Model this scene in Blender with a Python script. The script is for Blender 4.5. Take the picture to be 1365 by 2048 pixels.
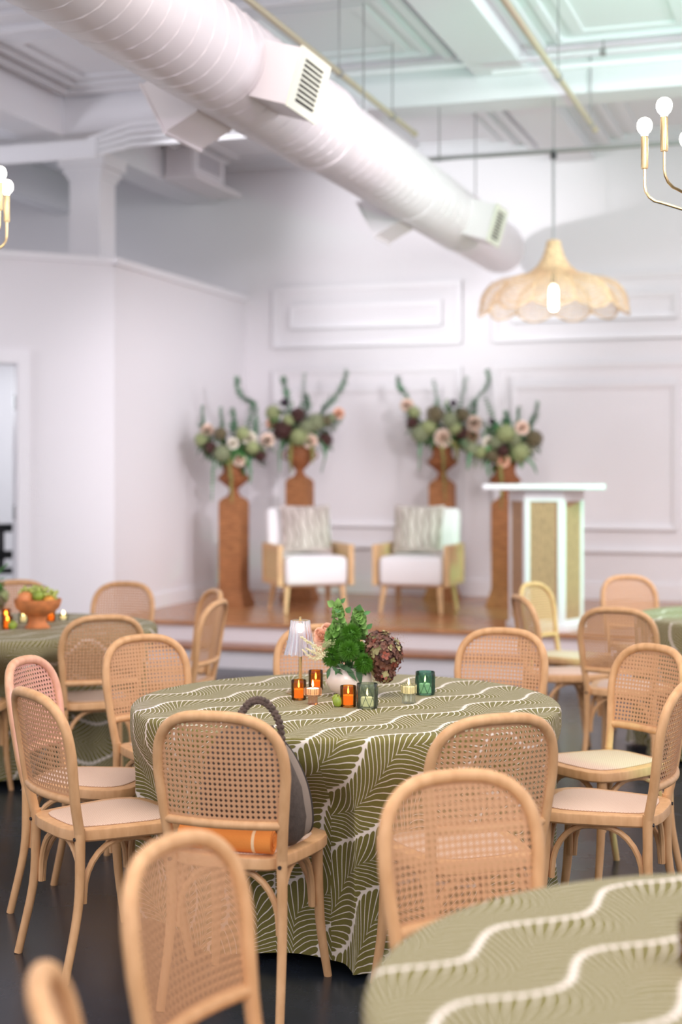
import bpy, math, random
from mathutils import Vector, Matrix
R = math.radians
PI = math.pi
sc = bpy.context.scene
COL = sc.collection
for o in list(bpy.data.objects): bpy.data.objects.remove(o)

# ------------------------------------------------------------------ camera, world, lights
F, CX, HY, CH = 3000.0, 682.5, 944.0, 1.58        # focal length and horizon in photo pixels, camera height
cd = bpy.data.cameras.new('camera'); cam = bpy.data.objects.new('camera', cd); COL.objects.link(cam)
cam.location = (0, 0, CH); cam.rotation_euler = (R(90), 0, 0)
cd.sensor_fit = 'VERTICAL'; cd.sensor_height = 36; cd.sensor_width = 24; cd.lens = F / 2048 * 36
cd.shift_y = -80 / 2048; cd.clip_end = 100; cd.clip_start = 0.05
cd.dof.use_dof = True; cd.dof.focus_distance = 5.0; cd.dof.aperture_fstop = 1.6
sc.camera = cam
sc.view_settings.view_transform = 'Standard'; sc.view_settings.look = 'None'
sc.view_settings.gamma = 1; sc.view_settings.use_curve_mapping = False
sc.view_settings.exposure = 0.4

w = bpy.data.worlds.new('world'); sc.world = w; w.use_nodes = True
w.node_tree.nodes['Background'].inputs[0].default_value = (0.96, 0.94, 1.0, 1)
w.node_tree.nodes['Background'].inputs[1].default_value = 0.90

CA, SA = 0.9499, 0.3126                            # the room is turned 18 degrees against the view
RZ = -math.atan2(SA, CA)
def RM(e, d, z=0.0): return Vector((e * CA + d * SA, -e * SA + d * CA, z))
def at(px, py, Y): return Vector(((px - CX) / F * Y, Y, CH + (HY - py) / F * Y))
def onz(px, py, z): return at(px, py, (CH - z) * F / (py - HY))

def aim(o, t): o.rotation_euler = (Vector(t) - o.location).to_track_quat('-Z', 'Y').to_euler()
def area(name, loc, target, size, power, col=(1, 1, 1), sy=None):
    l = bpy.data.lights.new(name, 'AREA'); l.energy = power; l.color = col; l.size = size
    if sy: l.shape = 'RECTANGLE'; l.size_y = sy
    o = bpy.data.objects.new(name, l); COL.objects.link(o); o.location = loc; aim(o, target); return o
def spot(name, loc, target, power, angle, col=(1, 1, 1), blend=0.5, rad=0.08):
    l = bpy.data.lights.new(name, 'SPOT'); l.energy = power; l.color = col; l.spot_size = R(angle); l.spot_blend = blend
    l.shadow_soft_size = rad
    o = bpy.data.objects.new(name, l); COL.objects.link(o); o.location = loc; aim(o, target); return o
WARM = (1.0, 0.90, 0.81); WD_ = 14.67; CZ_ = 4.76
area('offscreen_light', (0.0, 4.6, 4.55), (0.0, 4.9, 0), 3.2, 102, WARM)
area('offscreen_light', (-1.8, -1.2, 3.4), (0.3, 5.0, 0.6), 2.2, 62, WARM)  # added flash-like soft light from behind the camera, not a ceiling fixture
area('offscreen_light', (3.2, 1.0, 4.0), (0.5, 6.0, 0.5), 2.0, 50, (1, 0.95, 0.9))  # added unseen front light over tables and chairs
area('offscreen_light', RM(1.6, 8.2, 4.2), RM(-3.4, 13.5, 1.2), 1.4, 102, (0.96, 0.94, 1.0))  # added unseen lamp off to the right, brightens stage and back wall
area('ceiling_fill', RM(0.9, 9.3, 2.5), RM(-4.0, 11.0, CZ_), 0.9, 36, (0.96, 0.97, 1.0))  # added unseen lamp that brightens the ceiling from the right
area('ceiling_fill', RM(-8.6, 7.6, 2.5), RM(-5.3, 10.8, CZ_), 0.8, 40, (0.95, 0.93, 1.0))  # same kind of added ceiling fill, from the left
spot('stage_spot', RM(-5.35, 8.3, 3.5), RM(-3.75, WD_, 3.85), 600, 34, (0.98, 0.97, 1.0), 0.9, 0.06)
spot('stage_spot', RM(-1.74, 6.3, 4.05), RM(-4.4, 14.0, 1.2), 230, 38, (1, 0.95, 0.96), 0.9, 0.30)
spot('stage_spot', RM(-0.2, 7.6, 3.0), RM(-5.9, 13.7, 1.6), 540, 38, (0.98, 0.93, 1.0), 0.9, 0.16)
spot('accent_light', (4.3, 9.2, 2.8), (1.55, 12.2, 1.0), 420, 24, (0.16, 1.0, 0.52), 0.7, 0.1)
spot('accent_light', (4.2, 6.7, 3.4), (1.62, 9.05, 0.78), 460, 17, (0.16, 1.0, 0.52), 0.6, 0.06)
spot('accent_light', RM(-0.2, 8.4, 2.4), RM(-1.5, 11.0, 4.75), 130, 85, (0.24, 1.0, 0.58), 0.9, 0.1)
spot('accent_light', (2.6, 1.2, 3.2), (-1.12, 5.5, 0.84), 900, 7.5, (0.45, 0.28, 1.0), 0.5, 0.05)
spot('accent_light', (3.2, 2.6, 4.2), (1.12, 5.86, 0.46), 460, 5.0, (0.22, 1.0, 0.50), 0.5, 0.05)
spot('accent_light', (2.0, 2.5, 3.4), (-2.4, 12.4, 2.2), 90, 40, (0.93, 0.62, 1.0), 0.9, 0.1)
spot('back_room_fill', (-3.95, 14.0, 2.7), (-3.65, 16.4, 1.5), 150, 70, (0.92, 0.95, 1.0), 0.6, 0.2)  # added unseen lamp, brightens the wall seen through the doorway
l = bpy.data.lights.new('back_room_fill', 'POINT'); l.energy = 14; l.color = (0.9, 0.95, 1.0); l.shadow_soft_size = 0.3  # second added lamp, soft fill behind the partition
o = bpy.data.objects.new('back_room_fill', l); COL.objects.link(o); o.location = (-4.1, 14.3, 2.3)

# ------------------------------------------------------------------ materials
def lin(c):
    c = c / 255.0
    return c / 12.92 if c <= 0.04045 else ((c + 0.055) / 1.055) ** 2.4
def rgb(c): return (lin(c[0]), lin(c[1]), lin(c[2]), 1)
MATS = {}
def pm(name, col, rough=0.5, metal=0.0, var=None, bump=None, spec=0.5, sheen=0.0, emis=0.0, ecol=None, stretch=None, trans=0.0):
    m = bpy.data.materials.new(name); m.use_nodes = True
    nt = m.node_tree; b = nt.nodes['Principled BSDF']
    b.inputs['Base Color'].default_value = rgb(col); b.inputs['Roughness'].default_value = rough
    b.inputs['Metallic'].default_value = metal; b.inputs['Specular IOR Level'].default_value = spec
    b.inputs['Sheen Weight'].default_value = sheen
    b.inputs['Transmission Weight'].default_value = trans
    if emis:
        b.inputs['Emission Color'].default_value = rgb(ecol or col); b.inputs['Emission Strength'].default_value = emis
    if var or bump:
        tc = nt.nodes.new('ShaderNodeTexCoord'); mp = nt.nodes.new('ShaderNodeMapping')
        nt.links.new(tc.outputs['Object'], mp.inputs[0])
        if stretch: mp.inputs['Scale'].default_value = stretch
    if var:
        n = nt.nodes.new('ShaderNodeTexNoise'); n.inputs['Scale'].default_value = var[0]; n.inputs['Detail'].default_value = 5
        nt.links.new(mp.outputs[0], n.inputs['Vector'])
        r = nt.nodes.new('ShaderNodeValToRGB')
        a = var[1]; c0 = rgb([max(0, k * (1 - a)) for k in col]); c1 = rgb([min(255, k * (1 + a * 0.6)) for k in col])
        if len(var) > 2: c1 = rgb(var[2])
        r.color_ramp.elements[0].position = 0.3; r.color_ramp.elements[1].position = 0.7
        r.color_ramp.elements[0].color = c0; r.color_ramp.elements[1].color = c1
        nt.links.new(n.outputs[0], r.inputs[0]); nt.links.new(r.outputs[0], b.inputs['Base Color'])
    if bump:
        n2 = nt.nodes.new('ShaderNodeTexNoise'); n2.inputs['Scale'].default_value = bump[0]
        nt.links.new(mp.outputs[0], n2.inputs['Vector'])
        bp = nt.nodes.new('ShaderNodeBump'); bp.inputs['Strength'].default_value = bump[1]; bp.inputs['Distance'].default_value = 0.01
        nt.links.new(n2.outputs[0], bp.inputs['Height']); nt.links.new(bp.outputs[0], b.inputs['Normal'])
    MATS[name] = m; return m
def emit(name, col, s):
    m = bpy.data.materials.new(name); m.use_nodes = True; nt = m.node_tree; nt.nodes.clear()
    e = nt.nodes.new('ShaderNodeEmission'); e.inputs[0].default_value = rgb(col); e.inputs[1].default_value = s
    o = nt.nodes.new('ShaderNodeOutputMaterial'); nt.links.new(e.outputs[0], o.inputs[0]); MATS[name] = m; return m
def glass(name, col, gl=0.6, rough=0.05, ior=1.45, diff=0.0):
    m = bpy.data.materials.new(name); m.use_nodes = True; nt = m.node_tree; nt.nodes.clear()
    t = nt.nodes.new('ShaderNodeBsdfTransparent'); t.inputs[0].default_value = rgb(col)
    g = nt.nodes.new('ShaderNodeBsdfGlossy'); g.inputs['Roughness'].default_value = rough; g.inputs[0].default_value = (gl, gl, gl, 1)
    fr = nt.nodes.new('ShaderNodeFresnel'); fr.inputs[0].default_value = ior
    mx = nt.nodes.new('ShaderNodeMixShader'); o = nt.nodes.new('ShaderNodeOutputMaterial')
    src = t
    if diff:
        d = nt.nodes.new('ShaderNodeBsdfDiffuse'); d.inputs[0].default_value = rgb([c_ ** 2 / 255 for c_ in col])
        tl = nt.nodes.new('ShaderNodeBsdfTranslucent'); tl.inputs[0].default_value = rgb(col)
        ad = nt.nodes.new('ShaderNodeMixShader'); ad.inputs[0].default_value = 0.5
        nt.links.new(d.outputs[0], ad.inputs[1]); nt.links.new(tl.outputs[0], ad.inputs[2])
        m1 = nt.nodes.new('ShaderNodeMixShader'); m1.inputs[0].default_value = diff
        nt.links.new(t.outputs[0], m1.inputs[1]); nt.links.new(ad.outputs[0], m1.inputs[2]); src = m1
    nt.links.new(fr.outputs[0], mx.inputs[0]); nt.links.new(src.outputs[0], mx.inputs[1]); nt.links.new(g.outputs[0], mx.inputs[2])
    nt.links.new(mx.outputs[0], o.inputs[0]); MATS[name] = m; return m

pm('wall', (240, 237, 240), 0.6, bump=(40, 0.04))
pm('trim', (244, 242, 245), 0.4)
pm('ceiling', (236, 236, 240), 0.5, bump=(25, 0.05))
pm('duct', (236, 230, 232), 0.32, spec=0.6)
pm('steel', (170, 172, 172), 0.35, 0.8)
pm('galvanised', (205, 196, 168), 0.4, 0.55)
pm('dark_metal', (60, 60, 62), 0.5, 0.4)
pm('grille_dark', (40, 40, 42), 0.8)
pm('grille_frame', (238, 240, 222), 0.5)
pm('chairwood', (214, 164, 116), 0.42, var=(14, 0.05, (222, 176, 130)), stretch=(3, 3, 1), spec=0.4)
pm('cane', (214, 166, 126), 0.55)
pm('screw', (70, 66, 66), 0.4, 0.8)
pm('stagewood', (190, 128, 84), 0.24, var=(3.5, 0.16, (206, 148, 104)), stretch=(1, 9, 1), spec=0.5)
pm('nosing', (168, 108, 70), 0.3, var=(5, 0.15), stretch=(1, 6, 1))
pm('riser', (232, 226, 230), 0.5)
pm('pedestal', (176, 112, 66), 0.75, var=(14, 0.22, (190, 128, 80)), bump=(120, 0.3), stretch=(1, 1, 7))
pm('urn', (152, 92, 54), 0.7, var=(18, 0.3), bump=(90, 0.3), stretch=(1, 1, 5))
pm('whitefabric', (240, 236, 238), 0.9, bump=(220, 0.15), sheen=0.2)
pm('armwood', (222, 182, 134), 0.45, var=(8, 0.1), stretch=(6, 6, 1))
pm('armcane', (222, 190, 140), 0.7, var=(160, 0.22))
pm('pillow', (196, 178, 172), 0.9, var=(16, 0.16, (216, 202, 196)), bump=(120, 0.2), stretch=(1, 1, 0.35))
pm('lecternpanel', (186, 146, 112), 0.6, var=(24, 0.12), bump=(160, 0.15), stretch=(3, 3, 1))
pm('whitepaint', (244, 242, 246), 0.35)
pm('rattan', (240, 202, 162), 0.7, var=(40, 0.15))
pm('brass', (230, 202, 150), 0.25, 1.0)
pm('bulbbase', (240, 236, 226), 0.4)
emit('bulb', (255, 246, 232), 9.0)
emit('bulbwarm', (255, 240, 214), 10.0)
emit('flame', (255, 214, 150), 14.0)
pm('wax', (250, 240, 224), 0.5, emis=0.8, ecol=(255, 220, 170))  # candlelight in the wax put in as emission
pm('waxamber', (250, 190, 120), 0.5, emis=0.9, ecol=(255, 170, 90))  # amber candle glow put in as emission too
pm('wick', (40, 34, 30), 0.9)
glass('amberglass', (240, 198, 138), 0.7, 0.06, diff=0.06)
glass('pinkglass', (248, 224, 208), 0.7, 0.1, diff=0.15)
glass('clearglass', (236, 238, 226), 0.8, 0.06, diff=0.1)
glass('greenglass', (176, 214, 202), 0.9, 0.05, diff=0.10)
glass('greyglass', (214, 224, 214), 0.9, 0.05, diff=0.10)
glass('lampglass', (244, 243, 250), 0.9, 0.10, diff=0.28)
pm('ceramic', (244, 232, 224), 0.12, spec=0.7)
pm('terracotta', (206, 128, 76), 0.65, var=(20, 0.14), bump=(60, 0.15))
pm('lime', (150, 172, 62), 0.4, var=(30, 0.2), bump=(90, 0.15))
pm('grapefruit', (236, 150, 92), 0.45, var=(12, 0.12), bump=(140, 0.1))
pm('orangefruit', (240, 164, 64), 0.45, var=(12, 0.12), bump=(140, 0.1))
pm('grape', (184, 194, 104), 0.3, var=(12, 0.15))
pm('fruitstem', (96, 78, 44), 0.8)
pm('leafgreen', (88, 140, 80), 0.55, var=(9, 0.3))
pm('leafdark', (50, 92, 48), 0.5, var=(9, 0.3))
pm('leafpale', (140, 172, 116), 0.6, var=(20, 0.2))
pm('eucalyptus', (100, 154, 112), 0.6, var=(12, 0.25))
pm('bellgreen', (134, 176, 96), 0.5, var=(30, 0.2))
pm('dianthus', (76, 132, 30), 0.6, var=(40, 0.35))
pm('petal_peach', (253, 220, 202), 0.6, var=(20, 0.08))
pm('petal_coral', (253, 196, 168), 0.6, var=(20, 0.08))
pm('petal_cream', (240, 232, 216), 0.6, var=(20, 0.06))
pm('petal_green', (176, 186, 132), 0.6, var=(14, 0.16))
pm('petal_sage', (156, 164, 128), 0.6, var=(14, 0.2))
pm('petal_burgundy', (86, 52, 48), 0.6, var=(14, 0.3))
pm('petal_olive', (124, 112, 82), 0.6, var=(14, 0.25))
pm('petal_plum', (62, 44, 62), 0.6, var=(14, 0.3))
pm('petal_hydrangea', (92, 50, 44), 0.6, var=(38, 0.35, (128, 84, 66)))
pm('petal_hydrangea_green', (160, 152, 104), 0.6, var=(24, 0.2))
pm('petal_hydrangea_red', (150, 78, 62), 0.6, var=(24, 0.2))
pm('astilbe', (232, 224, 188), 0.7)
pm('amaranth', (150, 146, 84), 0.8, var=(40, 0.2))
pm('grass', (168, 130, 100), 0.8)
pm('bagcanvas', (88, 78, 72), 0.85, var=(60, 0.12), bump=(200, 0.2))
pm('bagtrim', (150, 136, 124), 0.8)
pm('bagdark', (60, 54, 52), 0.7)
pm('braid', (96, 80, 72), 0.8, var=(50, 0.3))
pm('orangecloth', (238, 146, 66), 0.85, bump=(240, 0.2))
pm('whitestripe', (250, 214, 170), 0.85)
pm('black', (28, 30, 34), 0.45)

# polished dark concrete
m = pm('floor', (62, 62, 66), 0.24); nt = m.node_tree; b = nt.nodes['Principled BSDF']
tc = nt.nodes.new('ShaderNodeTexCoord')
n = nt.nodes.new('ShaderNodeTexNoise'); n.inputs['Scale'].default_value = 1.6; n.inputs['Detail'].default_value = 9; n.inputs['Roughness'].default_value = 0.65
r = nt.nodes.new('ShaderNodeValToRGB'); r.color_ramp.elements[0].color = rgb((20, 24, 32)); r.color_ramp.elements[1].color = rgb((46, 53, 64))
r.color_ramp.elements[0].position = 0.3; r.color_ramp.elements[1].position = 0.75
nt.links.new(tc.outputs['Object'], n.inputs['Vector']); nt.links.new(n.outputs[0], r.inputs[0]); nt.links.new(r.outputs[0], b.inputs['Base Color'])
r2 = nt.nodes.new('ShaderNodeMapRange'); r2.inputs[3].default_value = 0.16; r2.inputs[4].default_value = 0.36
nt.links.new(n.outputs[0], r2.inputs[0]); nt.links.new(r2.outputs[0], b.inputs['Roughness'])

# woven seat: fine check relief and tone
m = pm('seatcane', (222, 190, 164), 0.65); nt = m.node_tree; b = nt.nodes['Principled BSDF']
tc = nt.nodes.new('ShaderNodeTexCoord'); ck = nt.nodes.new('ShaderNodeTexChecker'); ck.inputs['Scale'].default_value = 190
ck.inputs[1].default_value = rgb((228, 202, 184)); ck.inputs[2].default_value = rgb((206, 176, 156))
nt.links.new(tc.outputs['Object'], ck.inputs[0]); nt.links.new(ck.outputs[0], b.inputs['Base Color'])

# fern fronds woven in olive on cream, on the flat cloth's own coordinates (metres)
def cloth_material():
    m = bpy.data.materials.new('fern_cloth'); m.use_nodes = True; nt = m.node_tree; N = nt.nodes; L = nt.links
    b = N['Principled BSDF']; b.inputs['Roughness'].default_value = 0.75; b.inputs['Sheen Weight'].default_value = 0.05
    uv = N.new('ShaderNodeUVMap'); sep = N.new('ShaderNodeSeparateXYZ'); L.new(uv.outputs[0], sep.inputs[0])
    def M(op, a, b_=None, c=None):
        n = N.new('ShaderNodeMath'); n.operation = op
        for i, v in enumerate((a, b_, c)):
            if v is None: continue
            if isinstance(v, (int, float)): n.inputs[i].default_value = v
            else: L.new(v, n.inputs[i])
        return n.outputs[0]
    ph = R(46)
    nz = N.new('ShaderNodeTexNoise'); nz.inputs['Scale'].default_value = 9; L.new(uv.outputs[0], nz.inputs['Vector'])
    wob = M('MULTIPLY', M('SUBTRACT', nz.outputs[0], 0.5), 0.02)
    a = M('ADD', M('MULTIPLY', sep.outputs[0], math.cos(ph)), M('MULTIPLY', sep.outputs[1], math.sin(ph)))
    c = M('ADD', M('ADD', M('MULTIPLY', sep.outputs[0], -math.sin(ph)), M('MULTIPLY', sep.outputs[1], math.cos(ph))), wob)
    H = 0.20
    wv = M('ADD', c, M('MULTIPLY', M('SINE', M('MULTIPLY', a, 2 * PI / 0.36)), 0.034))
    row = M('DIVIDE', wv, H)
    t = M('FRACT', row); rid = M('FLOOR', row)
    cc = M('MULTIPLY', M('ABSOLUTE', M('SUBTRACT', t, 0.5)), 2.0)
    a2 = M('ADD', M('ADD', a, M('MULTIPLY', rid, 0.137)), wob)
    P = 0.0215
    s = M('SUBTRACT', M('DIVIDE', a2, P), M('MULTIPLY', M('POWER', cc, 0.75), 4.6))
    f = M('FRACT', s)
    g = M('MULTIPLY', M('ABSOLUTE', M('SUBTRACT', f, 0.5)), 2.0)            # 0 mid leaflet, 1 between leaflets
    def ss(x, lo, hi):
        n = N.new('ShaderNodeMapRange'); n.interpolation_type = 'SMOOTHSTEP'
        n.inputs[1].default_value = lo; n.inputs[2].default_value = hi; L.new(x, n.inputs[0]); return n.outputs[0]
    gap = ss(g, 0.80, 0.90)
    tip = ss(M('ADD', cc, M('MULTIPLY', M('POWER', g, 2.5), 0.12)), 0.94, 0.97)
    mask = M('MAXIMUM', gap, tip)
    nv = N.new('ShaderNodeTexNoise'); nv.inputs['Scale'].default_value = 260; L.new(uv.outputs[0], nv.inputs['Vector'])
    ol = N.new('ShaderNodeValToRGB'); ol.color_ramp.elements[0].color = rgb((98, 91, 38)); ol.color_ramp.elements[1].color = rgb((126, 118, 56))
    L.new(nv.outputs[0], ol.inputs[0])
    mx = N.new('ShaderNodeMix'); mx.data_type = 'RGBA'
    L.new(mask, mx.inputs[0]); L.new(ol.outputs[0], mx.inputs[6]); mx.inputs[7].default_value = rgb((232, 222, 212))
    L.new(mx.outputs[2], b.inputs['Base Color'])
    bp = N.new('ShaderNodeBump'); bp.inputs['Strength'].default_value = 0.25; bp.inputs['Distance'].default_value = 0.002
    L.new(mask, bp.inputs['Height']); L.new(bp.outputs[0], b.inputs['Normal'])
    MATS['fern_cloth'] = m
cloth_material()

# ------------------------------------------------------------------ mesh builder
class MB:
    def __init__(s): s.v = []; s.f = []
    def add(s, vs, fs):
        o = len(s.v); s.v += [tuple(p) for p in vs]; s.f += [tuple(i + o for i in q) for q in fs]; return s
    def box(s, x0, x1, y0, y1, z0, z1, M=None):
        vs = [Vector((x, y, z)) for z in (z0, z1) for y in (y0, y1) for x in (x0, x1)]
        if M: vs = [M @ p for p in vs]
        return s.add(vs, [(0, 2, 3, 1), (4, 5, 7, 6), (0, 1, 5, 4), (2, 6, 7, 3), (0, 4, 6, 2), (1, 3, 7, 5)])
    def rbox(s, x0, x1, y0, y1, z0, z1, r, n=3, M=None):
        # rounded box (superellipsoid-free: rounded plan and rounded edges)
        cx, cy, cz = (x0 + x1) / 2, (y0 + y1) / 2, (z0 + z1) / 2
        hx, hy, hz = (x1 - x0) / 2, (y1 - y0) / 2, (z1 - z0) / 2
        nu, nv = 8 * n, 4 * n
        vs = []
        for j in range(nv + 1):
            ph = -PI / 2 + PI * j / nv
            for i in range(nu):
                th = 2 * PI * (i + 0.5) / nu
                d = Vector((math.cos(th) * math.cos(ph), math.sin(th) * math.cos(ph), math.sin(ph)))
                q = Vector((math.copysign(hx - r, d.x) + r * d.x, math.copysign(hy - r, d.y) + r * d.y,
                            (math.copysign(hz - r, d.z) if abs(d.z) > 1e-6 else 0) + r * d.z))
                if j == 0: q = Vector((math.copysign(hx - r, d.x), math.copysign(hy - r, d.y), -hz))
                if j == nv: q = Vector((math.copysign(hx - r, d.x), math.copysign(hy - r, d.y), hz))
                q += Vector((cx, cy, cz))
                vs.append(M @ q if M else q)
        fs = [(j * nu + i, j * nu + (i + 1) % nu, (j + 1) * nu + (i + 1) % nu, (j + 1) * nu + i) for j in range(nv) for i in range(nu)]
        fs.append(tuple(range(nu - 1, -1, -1))); fs.append(tuple(range(nv * nu, nv * nu + nu)))
        return s.add(vs, fs)
    def tube(s, path, rad, n=8, cap=True, flat=None):
        P = [Vector(p) for p in path]; k = len(P)
        rr = rad if isinstance(rad, (list, tuple)) else [rad] * k
        T = []
        for i in range(k):
            t = P[min(i + 1, k - 1)] - P[max(i - 1, 0)]
            T.append(t.normalized() if t.length > 1e-9 else Vector((0, 0, 1)))
        up = Vector((0, 0, 1)) if abs(T[0].z) < 0.9 else Vector((1, 0, 0))
        nrm = (up - T[0] * up.dot(T[0])).normalized()
        vs = []
        for i in range(k):
            nrm = (nrm - T[i] * nrm.dot(T[i])); nrm = nrm.normalized() if nrm.length > 1e-6 else T[i].orthogonal().normalized()
            bn = T[i].cross(nrm)
            for j in range(n):
                a = 2 * PI * j / n
                vs.append(P[i] + nrm * math.cos(a) * rr[i] + bn * math.sin(a) * rr[i] * (flat or 1.0))
        fs = [(i * n + j, i * n + (j + 1) % n, (i + 1) * n + (j + 1) % n, (i + 1) * n + j) for i in range(k - 1) for j in range(n)]
        if cap: fs += [tuple(range(n - 1, -1, -1)), tuple(range((k - 1) * n, k * n))]
        return s.add(vs, fs)
    def lathe(s, prof, n=24, c=(0, 0, 0), mod=None, cap=False):
        vs = []
        for (r_, z) in prof:
            for j in range(n):
                a = 2 * PI * j / n; q = r_ * (mod(a, r_, z) if mod else 1.0)
                vs.append((c[0] + q * math.cos(a), c[1] + q * math.sin(a), c[2] + z))
        k = len(prof)
        fs = [(i * n + j, i * n + (j + 1) % n, (i + 1) * n + (j + 1) % n, (i + 1) * n + j) for i in range(k - 1) for j in range(n)]
        if cap: fs += [tuple(range(n - 1, -1, -1)), tuple(range((k - 1) * n, k * n))]
        return s.add(vs, fs)
    def ball(s, c, r, nu=12, nv=8, jit=0, rng=None):
        rx, ry, rz = (r, r, r) if isinstance(r, (int, float)) else r
        vs = [(c[0], c[1], c[2] - rz)]
        for j in range(1, nv):
            ph = -PI / 2 + PI * j / nv
            for i in range(nu):
                th = 2 * PI * i / nu; k = 1 + (rng.uniform(-jit, jit) if jit else 0)
                vs.append((c[0] + rx * k * math.cos(th) * math.cos(ph), c[1] + ry * k * math.sin(th) * math.cos(ph), c[2] + rz * k * math.sin(ph)))
        vs.append((c[0], c[1], c[2] + rz)); e = len(vs) - 1
        fs = [(0, 1 + (i + 1) % nu, 1 + i) for i in range(nu)]
        for j in range(nv - 2):
            for i in range(nu):
                a = 1 + j * nu; fs.append((a + i, a + (i + 1) % nu, a + nu + (i + 1) % nu, a + nu + i))
        a = 1 + (nv - 2) * nu
        fs += [(a + i, a + (i + 1) % nu, e) for i in range(nu)]
        return s.add(vs, fs)
    def prism(s, poly, z0, z1, bev=0.0):
        n = len(poly); cx = sum(p[0] for p in poly) / n; cy = sum(p[1] for p in poly) / n
        def ring(k, z):
            out = []
            for (x, y) in poly:
                d = math.hypot(x - cx, y - cy); q = (d - k) / d
                out.append((cx + (x - cx) * q, cy + (y - cy) * q, z))
            return out
        rings = [ring(0, z0), ring(0, z1)] if not bev else [ring(bev, z0), ring(0, z0 + bev), ring(0, z1 - bev), ring(bev * 0.3, z1 - bev * 0.3), ring(bev, z1)]
        vs = [p for q in rings for p in q]; k = len(rings)
        fs = [(i * n + j, i * n + (j + 1) % n, (i + 1) * n + (j + 1) % n, (i + 1) * n + j) for i in range(k - 1) for j in range(n)]
        fs += [tuple(range(n - 1, -1, -1)), tuple(range((k - 1) * n, k * n))]
        return s.add(vs, fs)
    def leaf(s, base, dirv, up, L, W, curl=0.2, seg=3):
        d = Vector(dirv).normalized(); u = Vector(up); sd = d.cross(u)
        sd = sd.normalized() if sd.length > 1e-6 else d.orthogonal().normalized()
        nn = sd.cross(d); vs = [Vector(base)]
        for i in range(1, seg + 1):
            t = i / (seg + 1); ww = W * math.sin(PI * (t ** 0.8)) * 0.5
            c = Vector(base) + d * L * t - nn * curl * L * t * t
            vs += [c - sd * ww + nn * ww * 0.25, c, c + sd * ww + nn * ww * 0.25]
        vs.append(Vector(base) + d * L - nn * curl * L); e = len(vs) - 1
        fs = [(0, 2, 1), (0, 3, 2)]
        for i in range(seg - 1):
            a = 1 + i * 3; fs += [(a, a + 1, a + 4, a + 3), (a + 1, a + 2, a + 5, a + 4)]
        a = 1 + (seg - 1) * 3; fs += [(a, a + 1, e), (a + 1, a + 2, e)]
        return s.add(vs, fs)
    def mesh(s, name, mat, smooth=True, angle=40):
        me = bpy.data.meshes.new(name); me.from_pydata(s.v, [], s.f); me.update()
        if smooth:
            me.shade_smooth()
            try: me.set_sharp_from_angle(angle=R(angle))
            except Exception: pass
        if mat: me.materials.append(MATS[mat])
        return me
    def build(s, name, mat, parent=None, smooth=True, angle=40, loc=None, rz=0.0):
        o = bpy.data.objects.new(name, s.mesh(name, mat, smooth, angle)); COL.objects.link(o)
        if parent: o.parent = parent
        if loc is not None: o.location = loc
        if rz: o.rotation_euler = (0, 0, rz)
        return o
def tag(o, label=None, cat=None, group=None, kind=None):
    if label: o['label'] = label
    if cat: o['category'] = cat
    if group: o['group'] = group
    if kind: o['kind'] = kind
    return o
def empty(name, loc=(0, 0, 0), rz=0.0, label=None, cat=None, group=None):
    o = bpy.data.objects.new(name, None); COL.objects.link(o); o.location = loc; o.rotation_euler = (0, 0, rz)
    o.empty_display_size = 0.05
    return tag(o, label, cat, group)
def inst(name, me, parent=None, loc=None, rot=None, scale=None):
    o = bpy.data.objects.new(name, me); COL.objects.link(o)
    if parent: o.parent = parent
    if loc is not None: o.location = loc
    if rot is not None: o.rotation_euler = rot
    if scale is not None: o.scale = scale if not isinstance(scale, (int, float)) else (scale,) * 3
    return o
def copy_tree(o, parent=None):
    c = o.copy(); COL.objects.link(c); c.parent = parent
    for ch in list(o.children): copy_tree(ch, c)
    return c
def struct(name, mb, mat, parent=None, room=True, smooth=False):
    o = mb.build(name, mat, parent, smooth=smooth, rz=RZ if room and not parent else 0.0)
    if not parent: o['kind'] = 'structure'
    return o
def face_rz(f): return math.atan2(f[1], f[0]) - PI / 2           # local +y looks along f
def crv(pts, n=8):                                              # Catmull-Rom through points
    P = [Vector(p) for p in pts]; P = [2 * P[0] - P[1]] + P + [2 * P[-1] - P[-2]]; out = []
    for i in range(1, len(P) - 2):
        for k in range(n):
            t = k / n; a, b_, c, d = P[i - 1], P[i], P[i + 1], P[i + 2]
            out.append(0.5 * ((2 * b_) + (c - a) * t + (2 * a - 5 * b_ + 4 * c - d) * t * t + (3 * b_ - a - 3 * c + d) * t ** 3))
    out.append(P[-2]); return out

# ------------------------------------------------------------------ the room (room axes: e to the right along the back wall, d away from us)
WD, CZ = 14.67, 4.76
struct('floor', MB().box(-10.2, 9, -4, WD + 0.2, -0.1, 0), 'floor')
struct('wall_back', MB().box(-10.2, 3.5, WD, WD + 0.2, 0, 5.0), 'wall')
ceil = struct('ceiling', MB().box(-10.2, 3.5, 3.0, WD + 0.2, CZ, CZ + 0.15), 'ceiling')
struct('wall_light_block', MB().box(-10.2, -10.0, 3.0, WD - 0.001, 0, 4.99), 'wall')  # unseen wall added to block world light and darken the far left
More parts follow.
